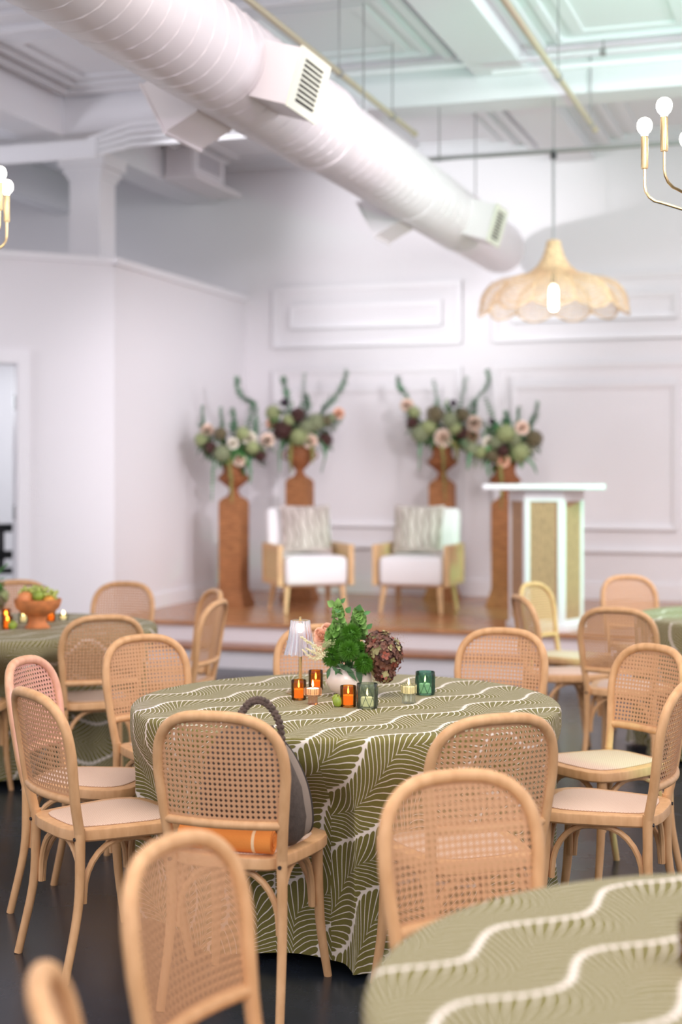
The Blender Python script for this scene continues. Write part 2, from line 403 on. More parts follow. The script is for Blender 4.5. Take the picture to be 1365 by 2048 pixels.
# partition with a flat cap beside the stage, its end turned 45 degrees towards a doorway
PZ = 3.36
struct('wall_partition', MB().box(-6.02, -5.88, 11.63, WD - 0.002, 0, PZ), 'wall')
struct('trim_partition_cap', MB().box(-6.06, -5.84, 11.60, WD - 0.003, PZ, PZ + 0.06), 'trim')
ax = Vector((-5.88, 11.63, 0)); dv = Vector((-1, -1, 0)).normalized(); nv_ = Vector((-1, 1, 0)).normalized()
def wing(t0, t1, z0, z1, th0=0.0, th1=0.12):
    p = [ax + dv * t0 + nv_ * th0, ax + dv * t1 + nv_ * th0, ax + dv * t1 + nv_ * th1, ax + dv * t0 + nv_ * th1]
    return [(q.x, q.y) for q in p], z0, z1
DT0, DT1, DZ = 0.83, 1.75, 2.50
mb = MB(); mb.prism(*wing(0, DT0, 0, PZ)); mb.prism(*wing(DT1, 4.0, 0, PZ)); mb.prism(*wing(DT0, DT1, DZ, PZ))
struct('wall_wing', mb, 'wall')
struct('trim_wing_cap', MB().prism(*wing(-0.03, 4.0, PZ, PZ + 0.06, -0.035, 0.15)), 'trim')
mb = MB(); mb.prism(*wing(DT0 - 0.09, DT0 + 0.012, 0, DZ + 0.09, -0.022, 0.0)); mb.prism(*wing(DT1, DT1 + 0.09, 0, DZ + 0.09, -0.022, 0.0))
mb.prism(*wing(DT0 + 0.012, DT1, DZ - 0.012, DZ + 0.09, -0.022, 0.0))
mb.prism(*wing(DT0, DT0 + 0.02, 0, DZ, 0.0, 0.12)); mb.prism(*wing(DT0, DT1, DZ - 0.02, DZ, 0.0, 0.12))
fr = struct('door_1', mb, 'trim')
for z in (0.32, 1.24, 2.16):
    h = MB().prism(*wing(DT0 + 0.02, DT0 + 0.034, z - 0.06, z + 0.06, 0.015, 0.06)).build('hinge', 'steel', fr, smooth=False)
struct('baseboard_partition', MB().box(-5.88, -5.86, 11.66, WD - 0.02, 0.34, 0.47), 'trim')
struct('baseboard_back', MB().box(-5.86, 3.4, WD - 0.022, WD - 0.001, 0.34, 0.50), 'trim')

# panel mouldings on the back wall
def wall_e(px):                                                  # where the sight line through a column meets the back wall
    X = (px - CX) / F; return (X * CA - SA) / (X * SA + CA) * WD
def frame(e0, e1, z0, z1, wd=0.045, th=0.03):
    m_ = MB(); y0, y1 = WD - th, WD - 0.001
    for k, (ww, t) in enumerate(((wd, th), (wd * 0.45, th * 1.6))):
        y0 = WD - t
        m_.box(e0, e1, y0, y1, z1 - ww, z1); m_.box(e0, e1, y0, y1, z0, z0 + ww)
        m_.box(e0, e0 + ww, y0, y1, z0 + ww, z1 - ww); m_.box(e1 - ww, e1, y0, y1, z0 + ww, z1 - ww)
    return m_
k = 1
for (a0, a1, b0, b1) in ((548, 925, 582, 885), (988, 1400, 1026, 1356), (1470, 1900, 1510, 1850)):
    for (p0, p1, z0, z1) in ((a0, a1, 2.87, 3.50), (b0, b1, 3.06, 3.31), (a0, a1, 0.80, 2.64), (b0, b1, 1.02, 2.44)):
        struct('trim_%d' % k, frame(wall_e(p0), wall_e(p1), z0, z1), 'trim'); k += 1

# stage of two steps
SZ = 0.34
stage = struct('stage', MB().box(-5.879, 3.3, 11.50, WD - 0.003, 0.0, SZ - 0.03), 'riser')
struct('stage_deck', MB().box(-5.878, 3.3, 11.46, WD - 0.003, SZ - 0.03, SZ), 'stagewood', stage)
st2 = struct('stage_step', MB().box(-5.95, 3.3, 11.20, 11.499, 0.0, 0.145), 'riser')
struct('step_tread', MB().box(-5.96, 3.3, 11.165, 11.498, 0.145, 0.172), 'nosing', st2)

# ceiling: ribs, cross beams and nested pressed panels
struct('ceiling_beam', MB().box(-9.999, 3.4, 11.32, 11.68, 4.44, CZ - 0.001), 'ceiling')
for (e0, e1, dz) in ((-2.62, -2.22, 0.14), (-0.55, -0.15, 0.14), (-4.75, -4.35, 0.14)):
    struct('ceiling_rib', MB().box(e0, e1, 5, 11.319, CZ - dz, CZ - 0.001).box(e0, e1, 11.681, WD - 0.003, CZ - dz, CZ - 0.001), 'ceiling')
for (e0, e1) in ((-2.2, -0.57), (-4.33, -2.64), (-0.13, 1.5), (-6.2, -4.77)):
    for (d0, d1) in ((7.3, 9.2), (9.3, 11.25), (11.75, 14.55)):
        m_ = MB()
        for (i0, ww, dz) in ((0.10, 0.07, 0.05), (0.26, 0.05, 0.035), (0.40, 0.09, 0.02)):
            a0, a1, b0, b1 = e0 + i0, e1 - i0, d0 + i0, d1 - i0
            z0, z1 = CZ - dz, CZ - 0.001
            m_.box(a0, a1, b0, b0 + ww, z0, z1); m_.box(a0, a1, b1 - ww, b1, z0, z1)
            m_.box(a0, a0 + ww, b0 + ww, b1 - ww, z0, z1); m_.box(a1 - ww, a1, b0 + ww, b1 - ww, z0, z1)
        m_.build('ceiling_panel', 'ceiling', ceil, smooth=False)
# longitudinal beams on columns at the left
struct('ceiling_beam', MB().box(-6.55, -6.2, 4, 11.318, 4.42, CZ - 0.001).box(-6.55, -6.2, 11.682, WD - 0.004, 4.42, CZ - 0.001), 'ceiling')
struct('ceiling_beam', MB().box(-8.1, -7.85, 4, 11.318, 4.40, CZ - 0.001).box(-8.1, -7.85, 11.682, WD - 0.004, 4.40, CZ - 0.001), 'ceiling')
mb = MB(); mb.box(-6.52, -6.22, 12.02, 12.32, 0, 4.22)
for (hw, z0, z1) in ((0.17, 4.20, 4.24), (0.19, 4.24, 4.30), (0.225, 4.30, 4.42)):
    mb.box(-6.37 - hw, -6.37 + hw, 12.17 - hw, 12.17 + hw, z0, z1)
struct('column', mb, 'trim')

# ------------------------------------------------------------------ spiral duct with its outlets
DE, DZc = -3.0, 3.69
duct = empty('spiral_duct', (0, 0, 0), RZ, 'large white spiral air duct slung under the ceiling', 'duct')
def cyl(e, z, d0, d1, r_, n=40): return MB().tube([(e, d0, z), (e, d1, z)], r_, n)
mb = cyl(DE, DZc, 3.6, 8.6, 0.268); mb.build('duct_section', 'duct', duct)
mb = MB().tube([(DE, 8.6, DZc), (DE, 8.75, DZc)], [0.268, 0.246], 40); mb.build('duct_reducer', 'duct', duct)
cyl(DE, DZc, 8.75, 12.3, 0.246).build('duct_section', 'duct', duct)
MB().tube([(DE, 12.3, DZc), (DE, 13.85, DZc), (DE, 13.98, DZc), (DE, 14.02, DZc)], [0.24, 0.24, 0.225, 0.17], 40).build('duct_section', 'duct', duct)
for dd, r_ in ((8.62, 0.275), (10.7, 0.252), (12.3, 0.252)):
    MB().tube([(DE, dd - 0.03, DZc), (DE, dd + 0.03, DZc)], r_, 40).build('joint_band', 'duct', duct)
def helix(d0, d1, r_, pitch, n=20):
    k_ = int((d1 - d0) / pitch * n)
    return [(DE + r_ * math.cos(2 * PI * i / n), d0 + (d1 - d0) * i / k_, DZc + r_ * math.sin(2 * PI * i / n)) for i in range(k_ + 1)]
MB().tube(helix(5.2, 8.55, 0.269, 0.155), 0.0045, 4).build('spiral_seam', 'duct', duct)
MB().tube(helix(8.8, 12.2, 0.247, 0.155), 0.0038, 4).build('spiral_seam', 'duct', duct)
def outlet(d0, d1, r_, side):
    # a box outlet leaving the duct sideways and a little downwards
    tilt = R(-16) if side > 0 else R(180 + 28)
    ex = Vector((math.cos(tilt), 0, math.sin(tilt))); ez = Vector((-ex.z, 0, ex.x)) * (1 if side > 0 else -1)
    Mx = Matrix(((ex.x, 0, ez.x, DE), (ex.y, 1, ez.y, 0), (ex.z, 0, ez.z, DZc), (0, 0, 0, 1)))
    h = 0.145
    ob = MB().box(0.12, r_ + 0.17, d0, d1, -h, h, Mx).build('outlet_box', 'duct', duct, smooth=False)
    x0 = r_ + 0.17
    m_ = MB(); g = 0.035
    m_.box(x0, x0 + 0.012, d0 - 0.01, d1 + 0.01, h - g, h + 0.01, Mx); m_.box(x0, x0 + 0.012, d0 - 0.01, d1 + 0.01, -h - 0.01, -h + g, Mx)
    m_.box(x0, x0 + 0.012, d0 - 0.01, d0 + g + 0.03, -h + g, h - g, Mx); m_.box(x0, x0 + 0.012, d1 - g - 0.03, d1 + 0.01, -h + g, h - g, Mx)
    m_.build('grille_frame', 'grille_frame' if side > 0 else 'duct', ob, smooth=False)
    MB().box(x0, x0 + 0.003, d0 + g, d1 - g, -h + g, h - g, Mx).build('grille_back', 'grille_dark', ob, smooth=False)
    for q in range(8):
        z = -h + g + 0.018 + q * (2 * h - 2 * g - 0.03) / 7.5
        MB().box(x0 + 0.003, x0 + 0.011, d0 + g + 0.03, d1 - g - 0.03, z, z + 0.010, Mx).build('grille_slat', 'grille_frame', ob, smooth=False)
outlet(7.08, 7.50, 0.268, 1); outlet(7.15, 7.62, 0.268, -1)
outlet(11.75, 12.15, 0.246, 1); outlet(10.85, 11.25, 0.246, -1)
for dd in (6.5, 9.6, 12.9):
    MB().tube([(DE, dd, DZc + 0.24), (DE, dd, CZ - 0.002)], 0.006, 6).build('hanger_rod', 'steel', duct)

# square supply box at the far left
vb = empty('vent_box', (0, 0, 0), RZ, 'white square supply box with a grille hanging above the partition', 'vent')
v0 = (-6.18, -5.89, 13.3, 14.07, 4.46, CZ - 0.002)
MB().box(*v0).build('body', 'duct', vb, smooth=False)
MB().box(v0[0], v0[1] + 0.05, v0[2] - 0.03, v0[3] + 0.38, 4.42, 4.46).build('flange', 'duct', vb, smooth=False)
m_ = MB(); x0 = v0[1]
m_.box(x0, x0 + 0.02, 13.33, 13.40, 4.49, 4.74).box(x0, x0 + 0.02, 13.97, 14.04, 4.49, 4.74).box(x0, x0 + 0.02, 13.40, 13.97, 4.49, 4.53).box(x0, x0 + 0.02, 13.40, 13.97, 4.70, 4.74)
m_.build('grille_frame', 'trim', vb, smooth=False)
pm('grille_grey', (176, 178, 186), 0.7)
MB().box(x0, x0 + 0.004, 13.40, 13.97, 4.53, 4.70).build('grille_back', 'grille_grey', vb, smooth=False)
for q in range(5):
    MB().box(x0 + 0.004, x0 + 0.016, 13.40, 13.97, 4.54 + q * 0.033, 4.55 + q * 0.033).build('grille_slat', 'duct', vb, smooth=False)

# pipes
def pipe(label, e, z, d0, d1, r_, mat, rods):
    p = empty('lighting_pipe', (0, 0, 0), RZ, label, 'pipe')
    MB().tube([(e, d0, z), (e, d1, z)], r_, 12).build('tube', mat, p)
    MB().tube([(e, d1 - 0.04, z), (e, d1 + 0.004, z)], r_ * 1.15, 12).build('end_cap', mat, p)
    for dd in rods:
        MB().tube([(e, dd, z), (e, dd, CZ - 0.002)], 0.005, 6).build('hanger_rod', 'steel', p)
        MB().tube([(e, dd - 0.02, z), (e, dd + 0.02, z)], r_ * 1.35, 12).build('clamp', 'steel', p)
pipe('golden galvanised pipe hung on rods alongside the round duct', -3.09, 4.2, 3.5, 11.22, 0.021, 'galvanised', (7.0, 9.35, 10.6))
pipe('pale pipe hung on rods, ending above the woven pendant lamp', -1.74, 4.2, 3.5, 11.52, 0.021, 'galvanised', (7.5, 9.9, 11.3))
def cross_pipe(label, d, z, e0, e1, r_, mat, rods=()):
    p = empty('conduit_pipe', (0, 0, 0), RZ, label, 'pipe')
    MB().tube([(e0, d, z), (e1, d, z)], r_, 10).build('tube', mat, p)
    for ee in rods:
        MB().tube([(ee, d, z), (ee, d, CZ - 0.002)], 0.006, 6).build('hanger_rod', 'steel', p)
        MB().tube([(ee - 0.02, d, z), (ee + 0.02, d, z)], r_ * 1.3, 10).build('clamp', 'steel', p)
pe = onz(1108, 303, 0) if False else None
PY = 11.5; PX = (1108 - CX) / F * PY
pd = PX * SA + PY * CA; pee = PX * CA - PY * SA
cross_pipe('thin grey pipe from which the woven pendant lamp hangs', pd, 4.04, -3.3, 3.2, 0.017, 'steel', (-2.95, pee, -0.4))
cross_pipe('upper sprinkler pipe running in front of the ceiling beam', 10.98, 4.64, -4.0, 3.3, 0.022, 'ceiling', (-1.6,))
cross_pipe('lower sprinkler pipe running in front of the ceiling beam', 10.88, 4.53, -2.4, 3.3, 0.022, 'ceiling', (-0.9,))
cb = empty('conduit_bundle', (0, 0, 0), RZ, 'white bundle of bent conduits behind the round duct', 'conduit')
for q in range(4):
    dz = q * 0.055
    MB().tube(crv([(-9.0, 10.9, 4.14 + dz * 0.7), (-5.95, 10.9, 4.14 + dz * 0.7), (-5.75, 10.92, 4.15 + dz * 0.8), (-5.45, 10.95, 4.20 + dz), (-5.2, 10.95, 4.22 + dz), (-3.4, 10.95, 4.22 + dz)], 6), 0.02, 8).build('conduit', 'ceiling', cb)

# ------------------------------------------------------------------ cane chairs
def hw(z):
    if z <= 0.70: return 0.172 + (0.198 - 0.172) * max(0, (z - 0.45)) / 0.25
    q = min(1.0, (z - 0.70) / 0.180); return 0.198 * max(0.0, 1 - q ** 2.9) ** (1 / 2.9)
def by(x, z):
    lean = -0.188 - max(0, z - 0.45) * 0.16
    bow = 0.034 * min(1, max(0, (z - 0.46) / 0.10)) * max(0, 1 - (x / 0.198) ** 2)
    return lean - bow
def make_chair():
    root = empty('dining_chair')
    # hoop
    pts = [(-hw(z), z) for z in (0.455, 0.50, 0.55, 0.60, 0.65)]
    for i in range(0, 29):
        a = PI - PI * i / 28; ca, sa = math.cos(a), math.sin(a)
        pts.append((0.198 * math.copysign(abs(ca) ** (2 / 2.9), ca), 0.70 + 0.180 * abs(sa) ** (2 / 2.9)))
    pts += [(hw(z), z) for z in (0.65, 0.60, 0.55, 0.50, 0.455)]
    MB().tube([(x, by(x, z), z) for x, z in pts], 0.0165, 12).build('back_frame', 'chairwood', root)
    MB().tube([(x, by(x, 0.56), 0.56) for x in [(-0.18 + 0.36 * i / 12) for i in range(13)]], [0.014] * 13, 10).build('back_rail', 'chairwood', root)
    # woven cane, strand by strand
    cane = MB(); pz = 0.0156; zb, zt = 0.562, 0.875
    def inside(x, z): return zb <= z <= zt and abs(x) <= hw(z) - 0.004 and z < 0.879
    def strand(x0, z0, dx, dz, wid, off):
        st = 0.003; k0 = None; k1 = None
        for i in range(-150, 151):
            if inside(x0 + dx * i * st, z0 + dz * i * st):
                if k0 is None: k0 = i
                k1 = i
        if k0 is None or k1 - k0 < 3: return
        L_ = (k1 - k0) * st; n_ = max(2, int(L_ / 0.035) + 1); vs = []; fs = []
        for j in range(n_ + 1):
            t = k0 * st + L_ * j / n_
            for s_ in (-1, 1):
                x = x0 + dx * t - dz * wid * s_ * 0.5; z = z0 + dz * t + dx * wid * s_ * 0.5
                vs.append((x, by(x, z) + off, z))
        for j in range(n_): fs.append((2 * j, 2 * j + 1, 2 * j + 3, 2 * j + 2))
        cane.add(vs, fs)
    for i in range(-13, 14): strand(i * pz, 0.72, 0, 1, 0.0056, 0.0008)
    for i in range(0, 22): strand(0, zb + i * pz, 1, 0, 0.0056, -0.0004)
    q = math.sqrt(0.5)
    for i in range(-26, 27):
        strand((i + 0.5) * pz, zb + 10 * pz, q, q, 0.0032, 0.0014); strand((i + 0.5) * pz, zb + 10 * pz, q, -q, 0.0032, -0.0010)
    cane.build('cane_panel', 'cane', root, smooth=False)
    # seat
    half = [(0.0, -0.222), (0.08, -0.220), (0.135, -0.208), (0.165, -0.182), (0.182, -0.12), (0.200, -0.02), (0.212, 0.07), (0.208, 0.13), (0.190, 0.172), (0.150, 0.200), (0.08, 0.212), (0.0, 0.215)]
    poly = half[:-1] + [half[-1]] + [(-x, y) for x, y in half[-2:0:-1]]
    seat = MB().prism(poly, 0.424, 0.462, 0.006).build('seat', 'chairwood', root, angle=30)
    ins = [(x * 0.80, y * 0.82 - 0.002) for x, y in poly]
    MB().prism(ins, 0.4615, 0.4665, 0.003).build('seat_weave', 'seatcane', seat)
    # legs
    FL = {}
    for s_ in (-1, 1):
        fl = [(s_ * 0.168, 0.150, 0.428), (s_ * 0.170, 0.154, 0.30), (s_ * 0.176, 0.168, 0.15), (s_ * 0.190, 0.195, 0.0)]
        MB().tube(crv(fl, 4), [0.0195 - 0.0065 * i / 12 for i in range(13)], 10).build('leg', 'chairwood', root)
        rl = [(s_ * 0.172, -0.189, 0.47), (s_ * 0.173, -0.188, 0.38), (s_ * 0.176, -0.196, 0.22), (s_ * 0.186, -0.245, 0.0)]
        MB().tube(crv(rl, 4), [0.0175 - 0.004 * i / 12 for i in range(13)], 10).build('leg', 'chairwood', root)
        MB().tube([(s_ * 0.172, -0.20, 0.438), (s_ * 0.172, -0.209, 0.438)], 0.006, 8).build('bolt', 'screw', root)
    def arch(p, q_):
        p = Vector(p); q_ = Vector(q_); d = (q_ - p); L_ = d.length; d.normalize(); o_ = []
        rr_ = min(0.13, L_ * 0.42); hgt = 0.155
        for i in range(8): a = PI / 2 * i / 7; o_.append(p + d * (0.010 + rr_ * (1 - math.cos(a))) + Vector((0, 0, hgt * math.sin(a))))
        for i in range(8): a = PI / 2 * (7 - i) / 7; o_.append(q_ - d * (0.010 + rr_ * (1 - math.cos(a))) + Vector((0, 0, hgt * math.sin(a))))
        MB().tube([p + d * 0.008 - Vector((0, 0, 0.03))] + o_ + [q_ - d * 0.008 - Vector((0, 0, 0.03))], 0.0105, 8).build('brace', 'chairwood', root)
    zz = 0.262
    arch((-0.168, -0.175, zz), (0.168, -0.175, zz)); arch((-0.160, 0.145, zz), (0.160, 0.145, zz))
    arch((-0.160, -0.178, zz), (-0.158, 0.142, zz)); arch((0.160, -0.178, zz), (0.158, 0.142, zz))
    return root
proto = make_chair(); used = [False]
CHAIRS = []
def chair(cx, cy, f, label, group):
    o = proto if not used[0] else copy_tree(proto); used[0] = True
    o.location = (cx, cy, 0); o.rotation_euler = (0, 0, face_rz(f)); tag(o, label, 'chair', group); CHAIRS.append((Vector((cx, cy, 0)), Vector((f[0], f[1], 0)).normalized())); return o
def back_at(X, Y, f, label, group):
    # placed by the middle of its top rail
    f = Vector((f[0], f[1], 0)).normalized(); c = Vector((X, Y, 0)) + f * 0.285
    return chair(c.x, c.y, f, label, group)
G1, G2, G3, G4 = 'chairs round the lamp-lit centre table', 'chairs round the table with the fruit bowl', 'chairs round the table beside the lectern', 'chairs round the table with the lone amber candle'
T1, T2, T3, T4 = Vector((0.017, 5.38, 0)), Vector((-1.75, 8.0, 0)), Vector((2.46, 8.55, 0)), Vector((0.80, 2.33, 0))
CA_ = chair(-0.280, 4.575, (0.297, 0.955), 'cane-back chair holding a grey backpack and an orange cloth', G1)
back_at(0.452, 4.26, (-0.36, 0.93), 'cane-back chair at lamp table, next to the backpack chair toward the lectern side', G1)
chair(-0.755, 4.915, (0.825, 0.565), 'empty cane-back chair at lamp table, beside the backpack chair on the doorway side', G1)
chair(-0.905, 5.50, (0.972, -0.235), 'cane-back chair at lamp table with violet light on its backrest', G1)
back_at(-0.845, 6.33, (0.62, -0.78), 'cane-back chair at lamp table between the violet-lit chair and the chair behind the lamp', G1)
back_at(-0.094, 6.76, (0.07, -1), 'cane-back chair directly behind the little glass lamp and bouquet', G1)
back_at(0.720, 6.60, (-0.40, -0.92), 'cane-back chair at lamp table behind the dark green votive', G1)
back_at(1.255, 5.97, (-0.85, -0.53), 'cane-back chair at lamp table with green light on its seat', G1)
chair(0.885, 5.085, (-0.925, 0.38), 'cane-back chair at lamp table, pushed in beside the green-lit seat', G1)
back_at(-1.14, 7.22, (-0.36, 0.93), 'cane-back chair at fruit-bowl table, its back turned to the lamp table', G2)
chair(-0.93, 8.13, (-0.97, 0.23), 'cane-back chair at fruit-bowl table, the nearer of two in front of the stage steps', G2)
back_at(-0.735, 8.80, (-0.93, -0.36), 'cane-back chair at fruit-bowl table, the farther of two in front of the stage steps', G2)
back_at(-1.35, 9.4, (-0.25, -0.97), 'cane-back chair across the fruit-bowl table against the white partition', G2)
back_at(-2.06, 9.55, (0.12, -0.99), 'cane-back chair behind the terracotta fruit bowl', G2)
chair(-1.84, 7.27, (0.06, 1.0), 'cane-back chair tucked in at the near side of the fruit-bowl table', G2)
back_at(1.395, 7.62, (0.42, 0.91), 'cane-back chair with its back turned, in front of the green-lit tabletop', G3)
chair(1.27, 8.42, (0.985, 0.17), 'cane-back chair facing the green-lit table, the nearer of two before the lectern', G3)
back_at(1.185, 9.35, (0.80, -0.60), 'cane-back chair with green light on its backrest, before the lectern', G3)
back_at(1.90, 10.0, (0.30, -0.95), 'cane-back chair at the far side of the green-lit table', G3)
back_at(-0.325, 2.82, (0.90, -0.43), 'cane-back chair standing behind the backpack chair, turned to the bare corner table', G4)
back_at(0.255, 3.45, (0.41, -0.91), 'cane-back chair at the bare corner table, back to back with a lamp-table chair', G4)
back_at(-0.405, 2.03, (0.975, 0.21), 'cane-back chair whose top alone rises beside the bare corner table', G4)

# backpack and orange cloth on the chair (in the chair's own axes)
fz = face_rz((0.297, 0.955)); CM = Matrix.Translation((-0.280, 4.575, 0)) @ Matrix.Rotation(fz, 4, 'Z')
bag = empty('backpack', CM @ Vector((0.030, -0.058, 0.468)), fz, 'grey canvas backpack with braided handle leaning on a chair back', 'bag')
rings = []; nb = 28
for (z, wx, wy, yo) in ((0.0, 0.135, 0.055, 0.02), (0.02, 0.155, 0.075, 0.015), (0.08, 0.165, 0.085, 0.01), (0.17, 0.155, 0.078, -0.005), (0.26, 0.125, 0.060, -0.03), (0.33, 0.085, 0.035, -0.055), (0.355, 0.05, 0.015, -0.062)):
    rings.append([(wx * math.copysign(abs(math.cos(a)) ** 0.6, math.cos(a)), yo + wy * math.copysign(abs(math.sin(a)) ** 0.7, math.sin(a)), z) for a in [2 * PI * i / nb for i in range(nb)]])
vs = [p for r_ in rings for p in r_]; fs = [(i * nb + j, i * nb + (j + 1) % nb, (i + 1) * nb + (j + 1) % nb, (i + 1) * nb + j) for i in range(len(rings) - 1) for j in range(nb)]
fs += [tuple(range(nb - 1, -1, -1)), tuple(range((len(rings) - 1) * nb, len(rings) * nb))]
MB().add(vs, fs).build('body', 'bagcanvas', bag)
MB().tube(crv([(0.10, 0.07, 0.01), (0.152, 0.055, 0.03), (0.163, 0.045, 0.09), (0.15, 0.03, 0.18), (0.115, 0.005, 0.27), (0.07, -0.03, 0.335)], 6), 0.009, 6, flat=2.2).build('gusset_band', 'bagtrim', bag)
MB().tube(crv([(0.11, 0.085, 0.01), (0.162, 0.07, 0.03), (0.173, 0.058, 0.09), (0.16, 0.043, 0.18), (0.125, 0.018, 0.27), (0.08, -0.02, 0.34)], 6), 0.004, 6).build('piping', 'bagdark', bag)
hp = crv([(-0.015, -0.055, 0.345), (-0.018, -0.05, 0.385), (0.015, -0.04, 0.428), (0.06, -0.035, 0.425), (0.10, -0.035, 0.37), (0.112, -0.04, 0.29)], 10)
hd = MB().tube(hp, 0.0075, 6).build('handle', 'braid', bag)
m_ = MB()
for i, p in enumerate(hp):
    if i % 2: continue
    t = (hp[min(i + 1, len(hp) - 1)] - hp[max(i - 1, 0)]).normalized(); sd = t.cross(Vector((0, 1, 0)))
    for s_ in (-1, 1): m_.ball(p + sd * 0.005 * s_, (0.0084, 0.0084, 0.0084), 6, 5)
m_.build('braid', 'braid', hd)
MB().rbox(0.055, 0.095, -0.085, -0.055, 0.325, 0.365, 0.008, 2).build('strap_tab', 'bagdark', bag)
oc = empty('orange_cloth', CM @ Vector((-0.005, -0.176, 0.468)), fz, 'folded orange cloth with a pale stripe lying on the backpack chair', 'cloth')
sp = []
for i in range(30):
    a = 2 * PI * i / 14; rr_ = 0.033 - 0.0009 * i; sp.append((rr_ * math.cos(a) * 0.92, 0.034 + rr_ * math.sin(a)))
def roll(x0, x1, gr=0.0):
    vs = []; n_ = 24
    prof = [((0.030 + gr) * math.cos(2 * PI * i / n_), 0.034 + (0.034 + gr) * math.sin(2 * PI * i / n_)) for i in range(n_)]
    for x in (x0, x1):
        vs += [(x, y, z) for y, z in prof]
    fs = [(i, (i + 1) % n_, n_ + (i + 1) % n_, n_ + i) for i in range(n_)]
    return MB().add(vs, fs + [tuple(range(n_ - 1, -1, -1)), tuple(range(n_, 2 * n_))])
roll(-0.145, 0.147).build('roll', 'orangecloth', oc)
roll(0.088, 0.097, 0.0006).build('stripe', 'whitestripe', oc)
MB().tube([(0.1475, y, z) for y, z in sp], 0.0018, 4).build('rolled_edge', 'orangecloth', oc)

# ------------------------------------------------------------------ tables and cloths
TR, TZ = 0.752, 0.755
def cloth(c, seed, label, rot=0.0, Rt=TR):
    # a floor-length cloth: smooth panels between tight pleats, pushed in where a chair seat stands against it
    rng = random.Random(seed); NT = 400
    cuts = []; a = rng.uniform(0, 0.6); k_ = 0
    while a < 2 * PI + cuts[0] - 0.12 if cuts else True:
        cuts.append(a); a += R(rng.uniform(24, 38) if k_ % 2 == 0 else rng.uniform(9, 15)); k_ += 1
    cuts.append(cuts[0] + 2 * PI)
    def sector(th):
        while th < cuts[0]: th += 2 * PI
        while th >= cuts[-1]: th -= 2 * PI
        for i in range(len(cuts) - 1):
            if cuts[i] <= th < cuts[i + 1]: return i, (th - cuts[i]) / (cuts[i + 1] - cuts[i])
        return len(cuts) - 2, 1.0
    rings = [(Rt * q, 0, 0) for q in (0.0001, 0.25, 0.5, 0.7, 0.85, 0.94, 0.985)]        # r, drop, skirt length
    rings += [(Rt + 0.004, -0.002, 0.008), (Rt + 0.011, -0.009, 0.02), (Rt + 0.014, -0.02, 0.032)]
    NS = 30; drop = TZ - 0.022
    for i in range(1, NS + 1): rings.append((None, -0.02 - (drop - 0.03) * i / NS, 0.032 + (drop - 0.03) * i / NS))
    ph = [rng.uniform(0, 6.28) for _ in range(6)]
    SEC = [sector(2 * PI * j / NT) for j in range(NT)]
    near = [(p_ - c, f_) for (p_, f_) in CHAIRS if (p_ - c).length < 1.35]
    vs = []
    for (r_, dz, ss) in rings:
        for j in range(NT):
            th = 2 * PI * j / NT
            if r_ is None:
                q = ss / drop; i, t = SEC[j]; wide = cuts[i + 1] - cuts[i] > R(18)
                bul = math.sin(PI * t) ** 0.55
                am = max(0, q - 0.05) ** 1.1
                rr_ = Rt + 0.014 + am * ((0.055 * bul - 0.028) if wide else (0.080 * bul - 0.032)) + 0.012 * am * math.sin(3 * th + ph[0]) + 0.010 * am * math.sin(31 * th + ph[2] + 5 * q)
                z = TZ + dz
                if q > 0.82: z += (q - 0.82) * 0.08 * math.sin(8 * th + ph[5]); rr_ += (q - 0.82) * 0.18 * math.sin(11 * th + ph[3])
                x, y = rr_ * math.cos(th), rr_ * math.sin(th)
                bz = min(1, max(0, (0.70 - z) / 0.20)); bz = bz * bz * (3 - 2 * bz)
                if bz > 0:
                    for (p_, f_) in near:
                        lx = (x - p_.x) * f_.y - (y - p_.y) * f_.x; ly = (x - p_.x) * f_.x + (y - p_.y) * f_.y
                        fall = min(1, max(0, (0.34 - abs(lx)) / 0.12)); fall = fall * fall * (3 - 2 * fall)
                        pu = max(0, 0.235 - ly) * fall * bz
                        if ly > -0.3 and pu > 0: x += f_.x * pu; y += f_.y * pu
                z = max(z, 0.004); vs.append((x, y, z))
            else: vs.append((r_ * math.cos(th), r_ * math.sin(th), TZ + 0.004 + dz))
    fs = []; fuv = []
    for i in range(len(rings) - 1):
        for j in range(NT):
            j2 = (j + 1) % NT; fs.append((i * NT + j, i * NT + j2, (i + 1) * NT + j2, (i + 1) * NT + j))
            sk, _t = sector(2 * PI * (j + 0.5) / NT); md = (cuts[sk] + cuts[sk + 1]) / 2
            for (ri, jj) in ((i, j), (i, j + 1), (i + 1, j + 1), (i + 1, j)):
                th = 2 * PI * jj / NT; r0, _d, ss = rings[ri]; base = r0 if (r0 is not None and ss == 0) else Rt
                u, v_ = base * math.cos(th) + ss * math.cos(md), base * math.sin(th) + ss * math.sin(md)
                fuv.append((u * math.cos(rot) + v_ * math.sin(rot), -u * math.sin(rot) + v_ * math.cos(rot)))
    me = bpy.data.meshes.new('tablecloth'); me.from_pydata(vs, [], fs); me.update(); me.shade_smooth()
    ul = me.uv_layers.new(name='UVMap')
    for lp in me.loops: ul.data[lp.index].uv = fuv[lp.index]
    me.materials.append(MATS['fern_cloth'])
    o = inst('tablecloth', me, loc=(c.x, c.y, 0)); tag(o, label, 'tablecloth', 'fern-patterned tablecloths'); return o
def table(c, label):
    t = empty('round_table', c, 0, label, 'table', 'round tables under the cloths')
    MB().lathe([(0.0001, 0.722), (TR - 0.02, 0.722), (TR - 0.01, 0.728), (TR - 0.008, 0.748), (TR - 0.014, 0.754), (0.0001, 0.754)], 48).build('tabletop', 'chairwood', t)
    for s1 in (-1, 1):
        for s2 in (-1, 1): MB().tube([(0.25 * s1, 0.25 * s2, 0.722), (0.26 * s1, 0.26 * s2, 0)], 0.016, 8).build('leg', 'dark_metal', t)
